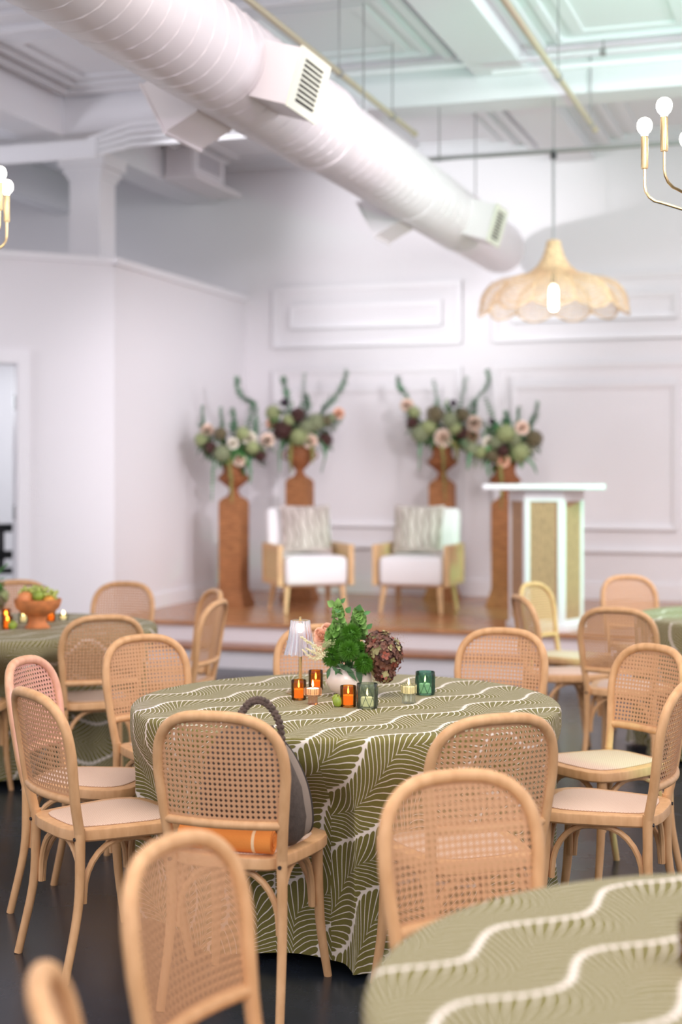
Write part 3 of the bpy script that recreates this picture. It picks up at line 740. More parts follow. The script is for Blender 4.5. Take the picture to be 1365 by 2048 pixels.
table(T1, 'round folding table under the cloth that carries the little glass lamp'); cloth(T1, 3, 'olive fern-patterned cloth on the table with the little glass lamp')
table(T2, 'round folding table under the cloth that carries the fruit bowl'); cloth(T2, 8, 'olive fern-patterned cloth on the table with the terracotta fruit bowl')
table(T3, 'round folding table under the green-lit cloth by the lectern'); cloth(T3, 11, 'olive fern-patterned cloth tinted by green light, near the lectern')
table(T4, 'round folding table under the cloth of the corner table'); cloth(T4, 5, 'olive fern-patterned cloth of the almost bare corner table')
ZT = TZ + 0.0045

# ------------------------------------------------------------------ table things
def flame_candle(c, z, r_, h, wax, label, group='lit candles in glass holders', fl=0.78):
    k_ = empty('candle', (c[0], c[1], z), 0, label, 'candle', group)
    MB().lathe([(0.0001, 0), (r_, 0), (r_, h * 0.96), (r_ * 0.93, h), (r_ * 0.5, h * 0.97), (0.0001, h * 0.96)], 20).build('wax', wax, k_)
    MB().tube([(0, 0, h * 0.95), (0.0006, 0, h + 0.008)], 0.0009, 5).build('wick', 'wick', k_)
    MB().lathe([(0.0002, h + 0.004), (0.0030 * fl, h + 0.008), (0.0042 * fl, h + 0.013), (0.0028 * fl, h + 0.021), (0.0002, h + 0.030)], 10).build('flame', 'flame', k_)
def tumbler(name, c, z, r_, h, mat, label, cat='candle holder', rib=None, facet=0, group='glass candle holders'):
    o = empty(name, (c[0], c[1], z), 0, label, cat, group)
    t = 0.0028
    out = [(r_ * 0.90, 0.0), (r_ * 0.97, 0.002), (r_ * 0.985, 0.008)] + [(r_ * (0.985 + 0.015 * i / 6), 0.008 + (h - 0.010) * i / 6) for i in range(1, 7)]
    inn = [(r_ - t * 0.4, h), (r_ - t, h - 0.001)] + [(r_ * (0.985 + 0.015 * i / 6) - t, 0.008 + (h - 0.010) * i / 6) for i in range(5, -1, -1)] + [(0.0001, 0.0075)]
    mod = None
    if rib: mod = lambda a, q, z_: 1 + 0.03 * math.cos(rib * a)
    MB().lathe([(0.0001, 0)] + out + inn, 96 if rib else 36, mod=mod).build('glass', mat, o)
    if facet:
        m_ = MB()
        for i in range(facet):
            for s_ in (-1, 1):
                for st_ in (0, 1):
                    pth = []
                    for q in range(9):
                        t_ = q / 8; a = 2 * PI * (i + st_ * 0.5 * 0 + s_ * t_ * 1.0) / facet
                        pth.append((r_ * 1.004 * math.cos(a), r_ * 1.004 * math.sin(a), h * 0.10 + h * 0.74 * t_))
                    if st_ == 0: m_.tube(pth, 0.0011, 4)
        m_.build('cut_facets', mat, o)
    return o
def spot_on(px, py): p = onz(px, py, ZT); return (p.x, p.y)
p = spot_on(598, 1399); tumbler('amber_votive', p, ZT, 0.0275, 0.071, 'amberglass', 'amber glass votive in front of the brass lamp stem', facet=0)
flame_candle(p, ZT + 0.008, 0.021, 0.030, 'waxamber', 'candle in the amber votive beside the brass lamp stem')
p = spot_on(632, 1379); tumbler('amber_votive', p, ZT, 0.0275, 0.073, 'amberglass', 'amber glass votive behind the pink ribbed holder')
flame_candle(p, ZT + 0.008, 0.021, 0.026, 'waxamber', 'candle in the amber votive behind the pink ribbed holder')
p = spot_on(697, 1413); tumbler('amber_votive', p, ZT, 0.0285, 0.073, 'amberglass', 'amber glass votive beside the green figs')
flame_candle(p, ZT + 0.008, 0.022, 0.032, 'waxamber', 'candle in the amber votive beside the green figs')
p = spot_on(735, 1416); tumbler('cut_glass_votive', p, ZT, 0.037, 0.086, 'greyglass', 'smoky grey cut-glass votive in front of the hydrangea', facet=9)
flame_candle(p, ZT + 0.008, 0.022, 0.030, 'wax', 'candle in the smoky grey cut-glass votive')
p = spot_on(851, 1389); tumbler('cut_glass_votive', p, ZT, 0.036, 0.085, 'greenglass', 'dark green cut-glass votive standing apart from the bouquet', facet=9)
flame_candle(p, ZT + 0.008, 0.024, 0.032, 'wax', 'candle in the dark green cut-glass votive')
# clear ribbed holder and pink ribbed pedestal holder
p = spot_on(818, 1406); o = empty('ribbed_candle_holder', (p[0], p[1], ZT), 0, 'clear ribbed glass holder between the bouquet and the dark green votive', 'candle holder', 'glass candle holders')
rb = lambda a, q, z_: 1 + 0.035 * math.cos(28 * a)
MB().lathe([(0.0001, 0), (0.023, 0), (0.0235, 0.003), (0.022, 0.006), (0.022, 0.026), (0.020, 0.029), (0.0275, 0.033), (0.0275, 0.066), (0.025, 0.067), (0.025, 0.036), (0.0001, 0.034)], 112, mod=rb).build('glass', 'clearglass', o)
flame_candle(p, ZT + 0.035, 0.021, 0.024, 'wax', 'candle in the clear ribbed holder', fl=0.8)
p = spot_on(626, 1408); o = empty('ribbed_candle_holder', (p[0], p[1], ZT), 0, 'pink ribbed glass pedestal holder in front of two amber votives', 'candle holder', 'glass candle holders')
MB().lathe([(0.0001, 0), (0.0175, 0), (0.018, 0.003), (0.0165, 0.006), (0.0165, 0.024), (0.018, 0.027), (0.029, 0.031), (0.031, 0.036), (0.031, 0.056), (0.029, 0.057), (0.0275, 0.036), (0.0001, 0.033)], 112, mod=rb).build('glass', 'pinkglass', o)
flame_candle(p, ZT + 0.034, 0.022, 0.022, 'wax', 'candle in the pink ribbed pedestal holder')
# green figs
for (px, py, r_, lb) in ((676, 1415, 0.0185, 'small green fig resting against the amber votive'), (673.5, 1408, 0.0165, 'small green fig half hidden behind another fig')):
    p = spot_on(px, py); o = empty('green_fig', (p[0], p[1] + r_, ZT), 0, lb, 'fruit', 'green figs')
    MB().lathe([(0.0001, 0.0), (r_ * 0.6, r_ * 0.12), (r_ * 0.95, r_ * 0.6), (r_, r_), (r_ * 0.9, r_ * 1.45), (r_ * 0.55, r_ * 1.82), (r_ * 0.15, r_ * 1.95), (0.0001, r_ * 1.93)], 20).build('flesh', 'lime', o)
    MB().tube([(0, 0, r_ * 1.9), (0.001, 0, r_ * 2.2)], 0.002, 6).build('stem', 'fruitstem', o)
# little lamp
p = spot_on(601, 1386)
lamp = empty('table_lamp', (p[0], p[1], ZT), 0, 'small brass table lamp with a ribbed glass shade', 'lamp')
MB().lathe([(0.0001, 0), (0.052, 0), (0.053, 0.003), (0.047, 0.008), (0.026, 0.015), (0.010, 0.019), (0.0001, 0.020)], 36).build('base', 'brass', lamp)
MB().tube([(0, 0, 0.018), (0, 0, 0.272)], 0.0068, 14).build('pole', 'brass', lamp)
MB().lathe([(0.0001, 0.268), (0.030, 0.268), (0.030, 0.272), (0.0001, 0.273)], 24).build('cap', 'brass', lamp)
MB().tube([(0, 0, 0.272), (0, 0, 0.283)], 0.005, 10).build('finial', 'brass', lamp)
vs = []; fs = []; NN = 168; PR = [(0.0345, 0.270), (0.0365, 0.255), (0.039, 0.235), (0.042, 0.212), (0.046, 0.190), (0.0515, 0.168), (0.056, 0.155), (0.0585, 0.148)]
for th_ in (0.0, 0.0022):
    for i, (r_, z) in enumerate(PR):
        for j in range(NN):
            a = 2 * PI * j / NN; k_ = 1 + 0.05 * math.cos(18 * a)
            zz_ = z + (-0.0065 * abs(math.cos(6 * a)) if i == len(PR) - 1 else 0) + (-0.003 * abs(math.cos(6 * a)) if i == len(PR) - 2 else 0)
            vs.append(((r_ * k_ - th_) * math.cos(a), (r_ * k_ - th_) * math.sin(a), zz_))
K = len(PR)
for q in (0, K):
    for i in range(K - 1):
        for j in range(NN):
            a_ = (q + i) * NN; fs.append((a_ + j, a_ + (j + 1) % NN, a_ + NN + (j + 1) % NN, a_ + NN + j))
for j in range(NN): fs.append(((K - 1) * NN + j, (K - 1) * NN + (j + 1) % NN, (2 * K - 1) * NN + (j + 1) % NN, (2 * K - 1) * NN + j))
MB().add(vs, fs).build('shade', 'lampglass', lamp, angle=80)
MB().lathe([(0.0001, 0.258), (0.012, 0.256), (0.013, 0.235), (0.008, 0.226), (0.0001, 0.224)], 16).build('light_source', 'bulbwarm', lamp)

# ------------------------------------------------------------------ flowers
def rose_mesh(name, mat, seed, layers=5):
    rng = random.Random(seed); m_ = MB()
    for Lr in range(layers):
        q = Lr / (layers - 1); n_ = 3 + Lr
        for i in range(n_):
            a0 = 2 * PI * (i + rng.uniform(-0.2, 0.2)) / n_ + Lr * 0.7; wd = 2 * PI / n_ * 0.72
            vs = []; 
            for v_ in range(4):
                t = v_ / 3
                for u_ in range(5):
                    s_ = (u_ / 4 - 0.5) * 2
                    open_ = 0.18 + 0.82 * q
                    r_ = (0.15 + 0.85 * q) * (0.25 + 0.75 * t ** 0.7) * (0.55 + 0.45 * open_)
                    z = -0.6 + (1.25 - 0.75 * q) * t - 0.12 * s_ * s_ * t + (-0.25 * q * t * t)
                    a = a0 + wd * s_ * (0.6 + 0.4 * math.sin(PI * min(t, 0.8)))
                    vs.append((r_ * math.cos(a), r_ * math.sin(a), z))
            fs = [(v_ * 5 + u_, v_ * 5 + u_ + 1, v_ * 5 + u_ + 6, v_ * 5 + u_ + 5) for v_ in range(3) for u_ in range(4)]
            m_.add(vs, fs)
    return m_.mesh(name, mat, True, 60)
def fib(n):
    g = PI * (3 - math.sqrt(5))
    for i in range(n):
        z = 1 - 2 * (i + 0.5) / n; r_ = math.sqrt(1 - z * z); yield Vector((r_ * math.cos(g * i), r_ * math.sin(g * i), z))
def pompon_mesh(name, mat, seed, n=70, size=0.36, core=0.72):
    rng = random.Random(seed); m_ = MB(); m_.ball((0, 0, 0), core, 10, 7)
    for d in fib(n):
        t = d.orthogonal().normalized(); b_ = d.cross(t); a0 = rng.uniform(0, 6.28); c = d * rng.uniform(0.86, 1.0)
        for k_ in range(4):
            a = a0 + k_ * PI / 2; u = t * math.cos(a) + b_ * math.sin(a); s_ = u.cross(d); z_ = size * rng.uniform(0.8, 1.1)
            up = d * rng.uniform(0.0, 0.12)
            m_.add([c, c + u * z_ * 0.5 + s_ * z_ * 0.32 + up, c + u * z_ * 0.9 + up * 0.6, c + u * z_ * 0.5 - s_ * z_ * 0.32 + up], [(0, 1, 2, 3)])
    return m_.mesh(name, mat, False)
ROSE = {k_: rose_mesh('rose', k_, i) for i, k_ in enumerate(('petal_peach', 'petal_coral', 'petal_cream'))}
POM = {k_: pompon_mesh('bloom', k_, i + 10) for i, k_ in enumerate(('petal_green', 'petal_sage', 'petal_burgundy', 'petal_olive', 'petal_plum', 'petal_cream'))}
def leafy_stem(pts, L_, W_, mat, parent, name, rng, every=1, curl=0.15, rad=0.004, pair=3):
    P = crv(pts, 7); m_ = MB().tube(P, [rad * (1 - 0.6 * i / len(P)) for i in range(len(P))], 5)
    for i in range(2, len(P), every):
        t = (P[min(i + 1, len(P) - 1)] - P[i - 1]).normalized(); o_ = t.orthogonal().normalized(); a0 = rng.uniform(0, 6.28); sz = 1 - 0.45 * i / len(P)
        for k_ in range(pair):
            a = a0 + 2 * PI * k_ / pair; u = o_ * math.cos(a) + t.cross(o_) * math.sin(a)
            m_.leaf(P[i], u + t * 0.6, t, L_ * sz * rng.uniform(0.8, 1.15), W_ * sz, curl, 2)
    return m_.build(name, mat, parent)
def trail(pts, mat, parent, rng, r0=0.018):
    P = crv(pts, 6); m_ = MB().tube(P, 0.003, 5)
    for i, p in enumerate(P):
        s_ = r0 * (0.6 + 0.5 * math.sin(PI * min(1, i / len(P) * 1.1)))
        for k_ in range(4): m_.ball(p + Vector((rng.uniform(-1, 1), rng.uniform(-1, 1), rng.uniform(-1, 1))) * s_ * 0.5, s_ * rng.uniform(0.5, 0.8), 6, 4)
    return m_.build('trailing_strand', mat, parent)

PED = [  # px of axis, depth, pedestal top px, urn rim px, blooms, stems, trails, labels
 dict(px=468, Y=13.95, top=994, tag='beside the partition wall', blooms=[(416, 860, 14, 'P'), (406, 880, 15, 'g'), (424, 896, 13, 'b'), (447, 907, 17, 's'), (481, 919, 14, 'P'), (469, 887, 12, 'c'), (502, 877, 15, 'c'), (507, 895, 14, 'g'), (522, 910, 13, 'b'), (537, 880, 15, 'P'), (444, 868, 13, 'o'), (488, 868, 14, 'g')],
      stems=[[(408, 870), (405, 845), (405, 815)], [(445, 880), (444, 850), (442, 818)], [(490, 880), (500, 835), (504, 806), (486, 796), (475, 775), (475, 757)], [(505, 880), (513, 840), (509, 806)], [(466, 870), (468, 845), (465, 820)]],
      trails=[([(432, 920), (429, 955), (428, 1000)], 'eucalyptus'), ([(462, 920), (465, 960), (467, 1002)], 'amaranth'), ([(500, 920), (504, 945), (503, 965)], 'eucalyptus')]),
 dict(px=600, Y=14.55, top=954, tag='behind the partition-side armchair', blooms=[(548, 826, 15, 'g'), (545, 847, 13, 'K'), (568, 862, 20, 'b'), (597, 831, 15, 'b'), (570, 806, 8, 'l'), (632, 845, 18, 's'), (599, 874, 18, 'g'), (622, 883, 15, 'P'), (679, 826, 12, 'K'), (652, 880, 14, 'b'), (651, 843, 12, 'o'), (615, 855, 15, 's'), (662, 838, 11, 's'), (578, 842, 13, 'g')],
      stems=[[(588, 850), (578, 805), (571, 778), (567, 757)], [(600, 840), (606, 795), (609, 750)], [(640, 840), (652, 813), (673, 792), (688, 765), (694, 742)], [(612, 830), (615, 805), (613, 790)]],
      trails=[([(566, 880), (562, 910), (561, 942)], 'eucalyptus'), ([(645, 885), (651, 910), (644, 944)], 'eucalyptus'), ([(585, 885), (582, 915), (584, 945)], 'amaranth'), ([(622, 890), (626, 905), (625, 925)], 'amaranth')]),
 dict(px=885, Y=14.6, top=960, tag='behind the lectern-side armchair', blooms=[(813, 809, 14, 'P'), (824, 847, 12, 'b'), (868, 830, 18, 'o'), (897, 841, 16, 's'), (885, 876, 19, 'P'), (949, 846, 17, 'P'), (945, 872, 14, 'K'), (904, 808, 7, 'l'), (919, 866, 14, 'b'), (923, 831, 14, 'o'), (840, 868, 19, 's'), (828, 826, 13, 'g'), (856, 855, 15, 'g'), (908, 858, 13, 'g'), (930, 888, 13, 's')],
      stems=[[(830, 840), (812, 792), (800, 775), (797, 755)], [(878, 840), (875, 800), (868, 762)], [(915, 840), (926, 790), (933, 756)], [(925, 845), (942, 810), (966, 785), (978, 762), (975, 743)], [(938, 850), (948, 825), (951, 805)]],
      trails=[([(842, 880), (838, 905), (837, 938)], 'eucalyptus'), ([(882, 890), (886, 940), (888, 996)], 'amaranth'), ([(905, 885), (911, 900), (912, 922)], 'amaranth'), ([(925, 885), (934, 910), (934, 936)], 'eucalyptus')]),
 dict(px=1011, Y=13.9, top=998, tag='behind the lectern', blooms=[(1042, 855, 15, 'P'), (976, 885, 14, 'c'), (1007, 868, 18, 'g'), (1066, 878, 18, 'o'), (1036, 905, 20, 'g'), (1003, 921, 14, 'K'), (1002, 902, 12, 'b'), (1059, 893, 12, 'c'), (943, 899, 14, 's'), (980, 844, 6, 'l'), (982, 912, 13, 'o'), (960, 905, 14, 'g'), (1025, 880, 14, 's'), (990, 885, 14, 's')],
      stems=[[(1000, 870), (990, 845), (974, 800)], [(1030, 870), (1036, 845), (1039, 817)], [(1050, 870), (1061, 852), (1072, 830), (1076, 806)], [(1010, 860), (1015, 842), (1012, 825)]],
      trails=[([(998, 930), (1000, 970), (999, 1014)], 'amaranth'), ([(940, 905), (935, 925), (932, 938)], 'eucalyptus'), ([(1045, 915), (1062, 930), (1068, 945)], 'eucalyptus'), ([(975, 920), (972, 940), (975, 952)], 'eucalyptus')])]
KEY = {'P': ('rose', 'petal_peach'), 'K': ('rose', 'petal_coral'), 'c': ('rose', 'petal_cream'), 'g': ('bloom', 'petal_green'), 's': ('bloom', 'petal_sage'), 'b': ('bloom', 'petal_burgundy'), 'o': ('bloom', 'petal_olive'), 'l': ('bloom', 'petal_plum')}
for ip, D in enumerate(PED):
    rng = random.Random(ip + 40); Y = D['Y']; X = (D['px'] - CX) / F * Y; kx = Y / F
    ztop = CH + (HY - D['top']) * kx - 0.0; hP = ztop - SZ
    pd_ = empty('pedestal', (X, Y, SZ), RZ, 'brown woven square pedestal ' + D['tag'], 'pedestal', 'woven pedestals on the stage')
    def sq(hw_, z): return [(-hw_, -hw_, z), (hw_, -hw_, z), (hw_, hw_, z), (-hw_, hw_, z)]
    def stack(levels):
        vs = [p for hw_, z in levels for p in sq(hw_, z)]; k_ = len(levels)
        fs = [(i * 4 + j, i * 4 + (j + 1) % 4, (i + 1) * 4 + (j + 1) % 4, (i + 1) * 4 + j) for i in range(k_ - 1) for j in range(4)]
        return MB().add(vs, fs + [(3, 2, 1, 0), tuple(range(k_ * 4 - 4, k_ * 4))])
    w2 = 0.108
    stack([(0.150, 0), (0.150, 0.03), (0.135, 0.07), (w2 * 1.02, 0.16), (w2 * 1.01, 0.18)]).build('plinth', 'pedestal', pd_, smooth=False)
    stack([(w2, 0.18), (w2, hP - 0.05)]).build('shaft', 'pedestal', pd_, smooth=False)
    for q in range(4):
        z = 0.18 + (hP - 0.23) * (q + 1) / 4.6
        stack([(w2 + 0.002, z), (w2 + 0.002, z + 0.012)]).build('woven_band', 'pedestal', pd_, smooth=False)
    stack([(w2, hP - 0.05), (w2 * 0.98, hP - 0.04), (0.070, hP)]).build('shoulder', 'pedestal', pd_, smooth=False)
    ur = empty('urn', (X, Y, ztop), 0, 'brown footed urn on the pedestal ' + D['tag'], 'urn', 'urns on the pedestals')
    if ip == 1: prof = [(0.0001, 0), (0.068, 0), (0.06, 0.015), (0.042, 0.04), (0.040, 0.07), (0.075, 0.10), (0.115, 0.16), (0.128, 0.22), (0.118, 0.28), (0.10, 0.32), (0.092, 0.32), (0.09, 0.28), (0.0001, 0.26)]
    else: prof = [(0.0001, 0), (0.068, 0), (0.06, 0.015), (0.043, 0.045), (0.042, 0.075), (0.07, 0.10), (0.150, 0.165), (0.152, 0.175), (0.105, 0.225), (0.095, 0.255), (0.10, 0.31), (0.115, 0.34), (0.105, 0.34), (0.09, 0.30), (0.0001, 0.27)]
    MB().lathe(prof, 28).build('bowl', 'urn', ur)
    if ip == 1:
        for s_ in (-1, 1): MB().tube(crv([(0.118 * s_, 0, 0.17), (0.16 * s_, 0, 0.19), (0.16 * s_, 0, 0.23), (0.12 * s_, 0, 0.25)], 5), 0.010, 7).build('handle', 'urn', ur)
    fl = empty('flower_arrangement', (X, Y, ztop + 0.30), 0, 'tall arrangement of peach roses and greenery on the pedestal ' + D['tag'], 'flowers', 'flower arrangements on the urns')
    org = Vector((X, Y, ztop + 0.30))
    def loc(px, py, dy=0.0): q = at(px, py, Y) - org; return Vector((q.x, dy, q.z))
    cpx = sum(b_[0] for b_ in D['blooms']) / len(D['blooms'])
    heads = []
    for (px, py, r_, k_) in D['blooms']:
        nm, mt = KEY[k_]; me = ROSE[mt] if nm == 'rose' else POM[mt]
        dy = -0.20 + 0.0012 * abs(px - cpx) * 1.6 + rng.uniform(-0.04, 0.02); L0 = loc(px, py, dy); heads.append(L0)
        inst(nm, me, fl, L0, Vector((L0.x * 0.6, -1, max(0.1, L0.z) * 0.6)).to_track_quat('Z', 'Y').to_euler(), r_ * kx * 0.98)
    for st_ in D['stems']: leafy_stem([Vector((loc(*st_[0]).x * 0.35, 0.02, 0.06))] + [loc(px, py, 0.05 * (i == 0) + rng.uniform(-0.02, 0.04)) for i, (px, py) in enumerate(st_)], 0.080, 0.050, 'eucalyptus', fl, 'leafy_stem', rng)
    for (tr, mt) in D['trails']: trail([Vector((loc(*tr[0]).x * 0.7, -0.09, max(0.06, loc(*tr[0]).z)))] + [loc(px, py, -0.155 if i == 0 else -0.178) for i, (px, py) in enumerate(tr)], mt, fl, rng, 0.020 if mt == 'amaranth' else 0.015)
    for mt, n_, in (('leafdark', 130), ('leafgreen', 150), ('leafpale', 70)):
        m_ = MB()
        for i in range(n_):
            bx = rng.choice(D['blooms']); q = loc(bx[0] + rng.uniform(-14, 14), bx[1] + rng.uniform(-10, 16), rng.uniform(-0.16, 0.14))
            dr = Vector((q.x * 2 + rng.uniform(-0.4, 0.4), rng.uniform(-0.7, 0.5), rng.uniform(-0.6, 0.7)))
            m_.leaf(q * 0.86, dr, (0, 0, 1), rng.uniform(0.06, 0.12), rng.uniform(0.03, 0.05), rng.uniform(0, 0.4), 2)
        tag(m_.build('foliage', mt, fl), kind='stuff')
    core = MB().lathe([(0.0001, -0.025), (0.070, -0.02), (0.080, 0.02), (0.084, 0.045), (0.12, 0.07), (0.135, 0.11), (0.10, 0.16), (0.0001, 0.18)], 18)
    for L0 in heads:                                              # a stalk to each bloom
        a_ = Vector((L0.x * 0.25, L0.y * 0.2, 0.08)); core.tube(crv([a_, a_.lerp(L0, 0.55) + Vector((0, 0.01, 0.015)), L0 * 0.96], 4), 0.004, 5)
    core.build('stem_bundle', 'leafdark', fl)
    m_ = MB()                                                     # collar of leaves round the mouth of the urn
    for i in range(110):
        a_ = rng.uniform(0, 2 * PI); z_ = rng.uniform(0.055, 0.16); rr_ = 0.09 + 0.04 * rng.random()
        m_.leaf((rr_ * math.cos(a_), rr_ * math.sin(a_), z_), (math.cos(a_), math.sin(a_), rng.uniform(-0.55, 0.5)), (0, 0, 1), rng.uniform(0.08, 0.13), rng.uniform(0.035, 0.055), rng.uniform(0.1, 0.5), 2)
    tag(m_.build('foliage', 'leafgreen', fl), kind='stuff')

# ------------------------------------------------------------------ armchairs on the stage
def armchair(X, Y, f, label, pl, pshift):
    rz = face_rz(f); a = empty('armchair', (X, Y, SZ), rz, label, 'armchair', 'armchairs on the stage')
    MB().rbox(-0.285, 0.285, -0.26, 0.33, 0.245, 0.50, 0.05).build('seat_cushion', 'whitefabric', a)
    Mt = Matrix.Translation((0, -0.27, 0.40)) @ Matrix.Rotation(R(10), 4, 'X')
    MB().rbox(-0.30, 0.30, -0.07, 0.07, 0.0, 0.52, 0.055, M=Mt).build('back_cushion', 'whitefabric', a)
    MB().box(-0.29, 0.29, -0.30, 0.22, 0.225, 0.250).build('under_frame', 'armwood', a, smooth=False)
    for s_ in (-1, 1):
        m_ = MB(); x0, x1 = sorted((s_ * 0.30, s_ * 0.345)); y0, y1, z0, z1 = -0.30, 0.30, 0.245, 0.60
        m_.box(x0, x1, y0, y1, z1 - 0.05, z1).box(x0, x1, y0, y1, z0, z0 + 0.045).box(x0, x1, y1 - 0.05, y1, z0 + 0.045, z1 - 0.05).box(x0, x1, y0, y0 + 0.05, z0 + 0.045, z1 - 0.05)
        arm = m_.build('arm', 'armwood', a, smooth=False)
        MB().box(x0 + 0.012, x1 - 0.012, y0 + 0.05, y1 - 0.05, z0 + 0.045, z1 - 0.05).build('cane_inset', 'armcane', arm, smooth=False)
        for (yy, sp_) in ((0.24, 0.05), (-0.22, -0.08)):
            MB().tube([(s_ * 0.25, yy, 0.25), (s_ * 0.275, yy + sp_, 0.0)], [0.028, 0.016], 12).build('leg', 'armwood', a)
    Mp = Matrix.Translation((X, Y, SZ)) @ Matrix.Rotation(rz, 4, 'Z')
    c = Mp @ Vector((pshift, -0.115, 0.505))
    n_ = 14; vs = []
    for side in (-1, 1):
        for j in range(n_ + 1):
            for i in range(n_ + 1):
                u = i / n_ * 2 - 1; v_ = j / n_ * 2 - 1
                pin = 1 - 0.07 * (1 - abs(u) ** 2) * 0 - 0.06 * (math.cos(u * PI / 2) * abs(v_) ** 3 + math.cos(v_ * PI / 2) * abs(u) ** 3)
                th_ = 0.075 * (max(0, (1 - u ** 4) * (1 - v_ ** 4))) ** 0.5
                vs.append((0.235 * u * pin, side * th_, 0.225 + 0.225 * v_ * pin))
    fs = []
    for s_ in range(2):
        for j in range(n_):
            for i in range(n_):
                q = s_ * (n_ + 1) ** 2 + j * (n_ + 1) + i; t = (q, q + 1, q + n_ + 2, q + n_ + 1); fs.append(t if s_ == 0 else t[::-1])
    po = empty('throw_pillow', c, 0, pl, 'pillow', 'throw pillows'); po.rotation_euler = (R(14), 0, rz)
    MB().add(vs, fs).build('cushion', 'pillow', po)
    for q in range(7):
        x = -0.195 + q * 0.065
        MB().tube([(x + 0.012 * math.sin(z * 40 + q), 0.079 * (max(0, (1 - (x / 0.235) ** 4) * (1 - ((z - 0.225) / 0.225) ** 4))) ** 0.5 + 0.0005, z) for z in [0.05 + 0.35 * k_ / 12 for k_ in range(13)]], 0.0055, 5).build('woven_stripe', 'bagtrim', po)
armchair(-0.30, 13.42, (0.28, -0.96), 'white armchair with cane-sided arms, next to the partition wall', 'taupe patterned pillow on the armchair next to the partition', -0.03)
armchair(0.695, 13.38, (-0.30, -0.95), 'white armchair with cane-sided arms, next to the lectern', 'taupe patterned pillow on the armchair next to the lectern', 0.05)

# ------------------------------------------------------------------ lectern
lx, ly = (1090 - CX) / F * 11.80, 11.80
lc = empty('lectern', (lx, ly, SZ), face_rz((-0.19, -0.98)), 'white lectern with brown woven panels at the stage edge', 'lectern')
# local +y is the audience side
PLAN = [(0.285, -0.19), (0.142, 0.10), (-0.142, 0.10), (-0.285, -0.19)]
HL = 1.10
MB().prism([(0.32, -0.22), (0.17, 0.135), (-0.17, 0.135), (-0.32, -0.22)], 0.0, 0.045).build('base', 'whitepaint', lc, smooth=False)
MB().prism([(0.30, -0.20), (0.15, 0.115), (-0.15, 0.115), (-0.30, -0.20)], HL - 0.09, HL).build('head_rail', 'whitepaint', lc, smooth=False)
MB().rbox(-0.47, 0.47, -0.30, 0.22, HL, HL + 0.045, 0.012, 2).build('top', 'whitepaint', lc)
for i in range(3):
    a = Vector((*PLAN[i], 0)); b_ = Vector((*PLAN[i + 1], 0)); d = (b_ - a).normalized(); n_ = Vector((d.y, -d.x, 0)); Lw = (b_ - a).length
    def quad(t0, t1, o0, o1): return [((a + d * t0 + n_ * o0).x, (a + d * t0 + n_ * o0).y), ((a + d * t1 + n_ * o0).x, (a + d * t1 + n_ * o0).y), ((a + d * t1 + n_ * o1).x, (a + d * t1 + n_ * o1).y), ((a + d * t0 + n_ * o1).x, (a + d * t0 + n_ * o1).y)]
    MB().prism(quad(0.03, Lw - 0.03, -0.012, 0.0), 0.045, HL - 0.09).build('panel', 'lecternpanel', lc, smooth=False)
    for (t0, t1) in ((0.0, 0.034), (Lw - 0.034, Lw)):
        MB().prism(quad(t0, t1, -0.02, 0.012), 0.045, HL - 0.09).build('post', 'whitepaint', lc, smooth=False)
    MB().prism(quad(0.034, Lw - 0.034, -0.014, 0.010), 0.045, 0.085).build('bottom_rail', 'whitepaint', lc, smooth=False)

# ------------------------------------------------------------------ woven pendant
pz0 = 1.58 + (944 - 640) / F * PY
pend = empty('pendant_lamp', (PX, PY, pz0), 0, 'large woven rattan pendant lamp with a scalloped brim', 'lamp')
ZT_ = (640 - 483) / F * PY
prof = [(0.052, 1.00), (0.060, 0.93), (0.085, 0.80), (0.125, 0.69), (0.19, 0.60), (0.29, 0.535), (0.40, 0.50), (0.485, 0.43), (0.53, 0.33), (0.55, 0.22), (0.552, 0.12)]
prof = [(r_, z * ZT_) for r_, z in prof]
LOB = 11
def pend_pt(a, i):
    r_, z = prof[i]; q = max(0, i - 4) / 6; lo = abs(math.cos(a * LOB / 2))
    return Vector((r_ * (1 + 0.05 * q * lo) * math.cos(a), r_ * (1 + 0.05 * q * lo) * math.sin(a), z + q * 0.055 * ZT_ * (1 - 2 * (1 - lo) ** 1.0) * (1 if i < 10 else -0.9)))
m_ = MB(); NM = 198
for j in range(NM):
    a = 2 * PI * j / NM; n_ = len(prof) if (j % 18) < 9 or j % 2 == 0 else len(prof)
    pp = [pend_pt(a, i) for i in range(n_)]
    da = 0.0022
    vs = []
    for i, q in enumerate(pp):
        t = Vector((-math.sin(a), math.cos(a), 0)) * (0.0016 + 0.0016 * i / 10); vs += [q - t, q + t]
    m_.add(vs, [(2 * i, 2 * i + 1, 2 * i + 3, 2 * i + 2) for i in range(n_ - 1)])
for k_ in range(26):
    t = k_ / 25 * (len(prof) - 1); i = min(int(t), len(prof) - 2); u = t - i
    ring = [pend_pt(2 * PI * j / 132, i).lerp(pend_pt(2 * PI * j / 132, i + 1), u) for j in range(133)]
    m_.tube(ring, 0.0028, 4, cap=False)
m_.build('woven_shade', 'rattan', pend, smooth=False)
m_ = MB()
m_.tube([pend_pt(2 * PI * j / 132, len(prof) - 1) for j in range(133)], 0.006, 5, cap=False); m_.build('brim_ring', 'rattan', pend)
for j in range(LOB):
    a = 2 * PI * (j + 0.5) / LOB
    MB().tube([pend_pt(a, i) for i in range(5, len(prof))], 0.0075, 5).build('rib', 'rattan', pend)
MB().lathe([(0.0001, ZT_ * 1.03), (0.03, ZT_ * 1.02), (0.054, ZT_ * 0.99), (0.054, ZT_ * 0.96), (0.0001, ZT_ * 0.96)], 20).build('canopy_cap', 'rattan', pend)
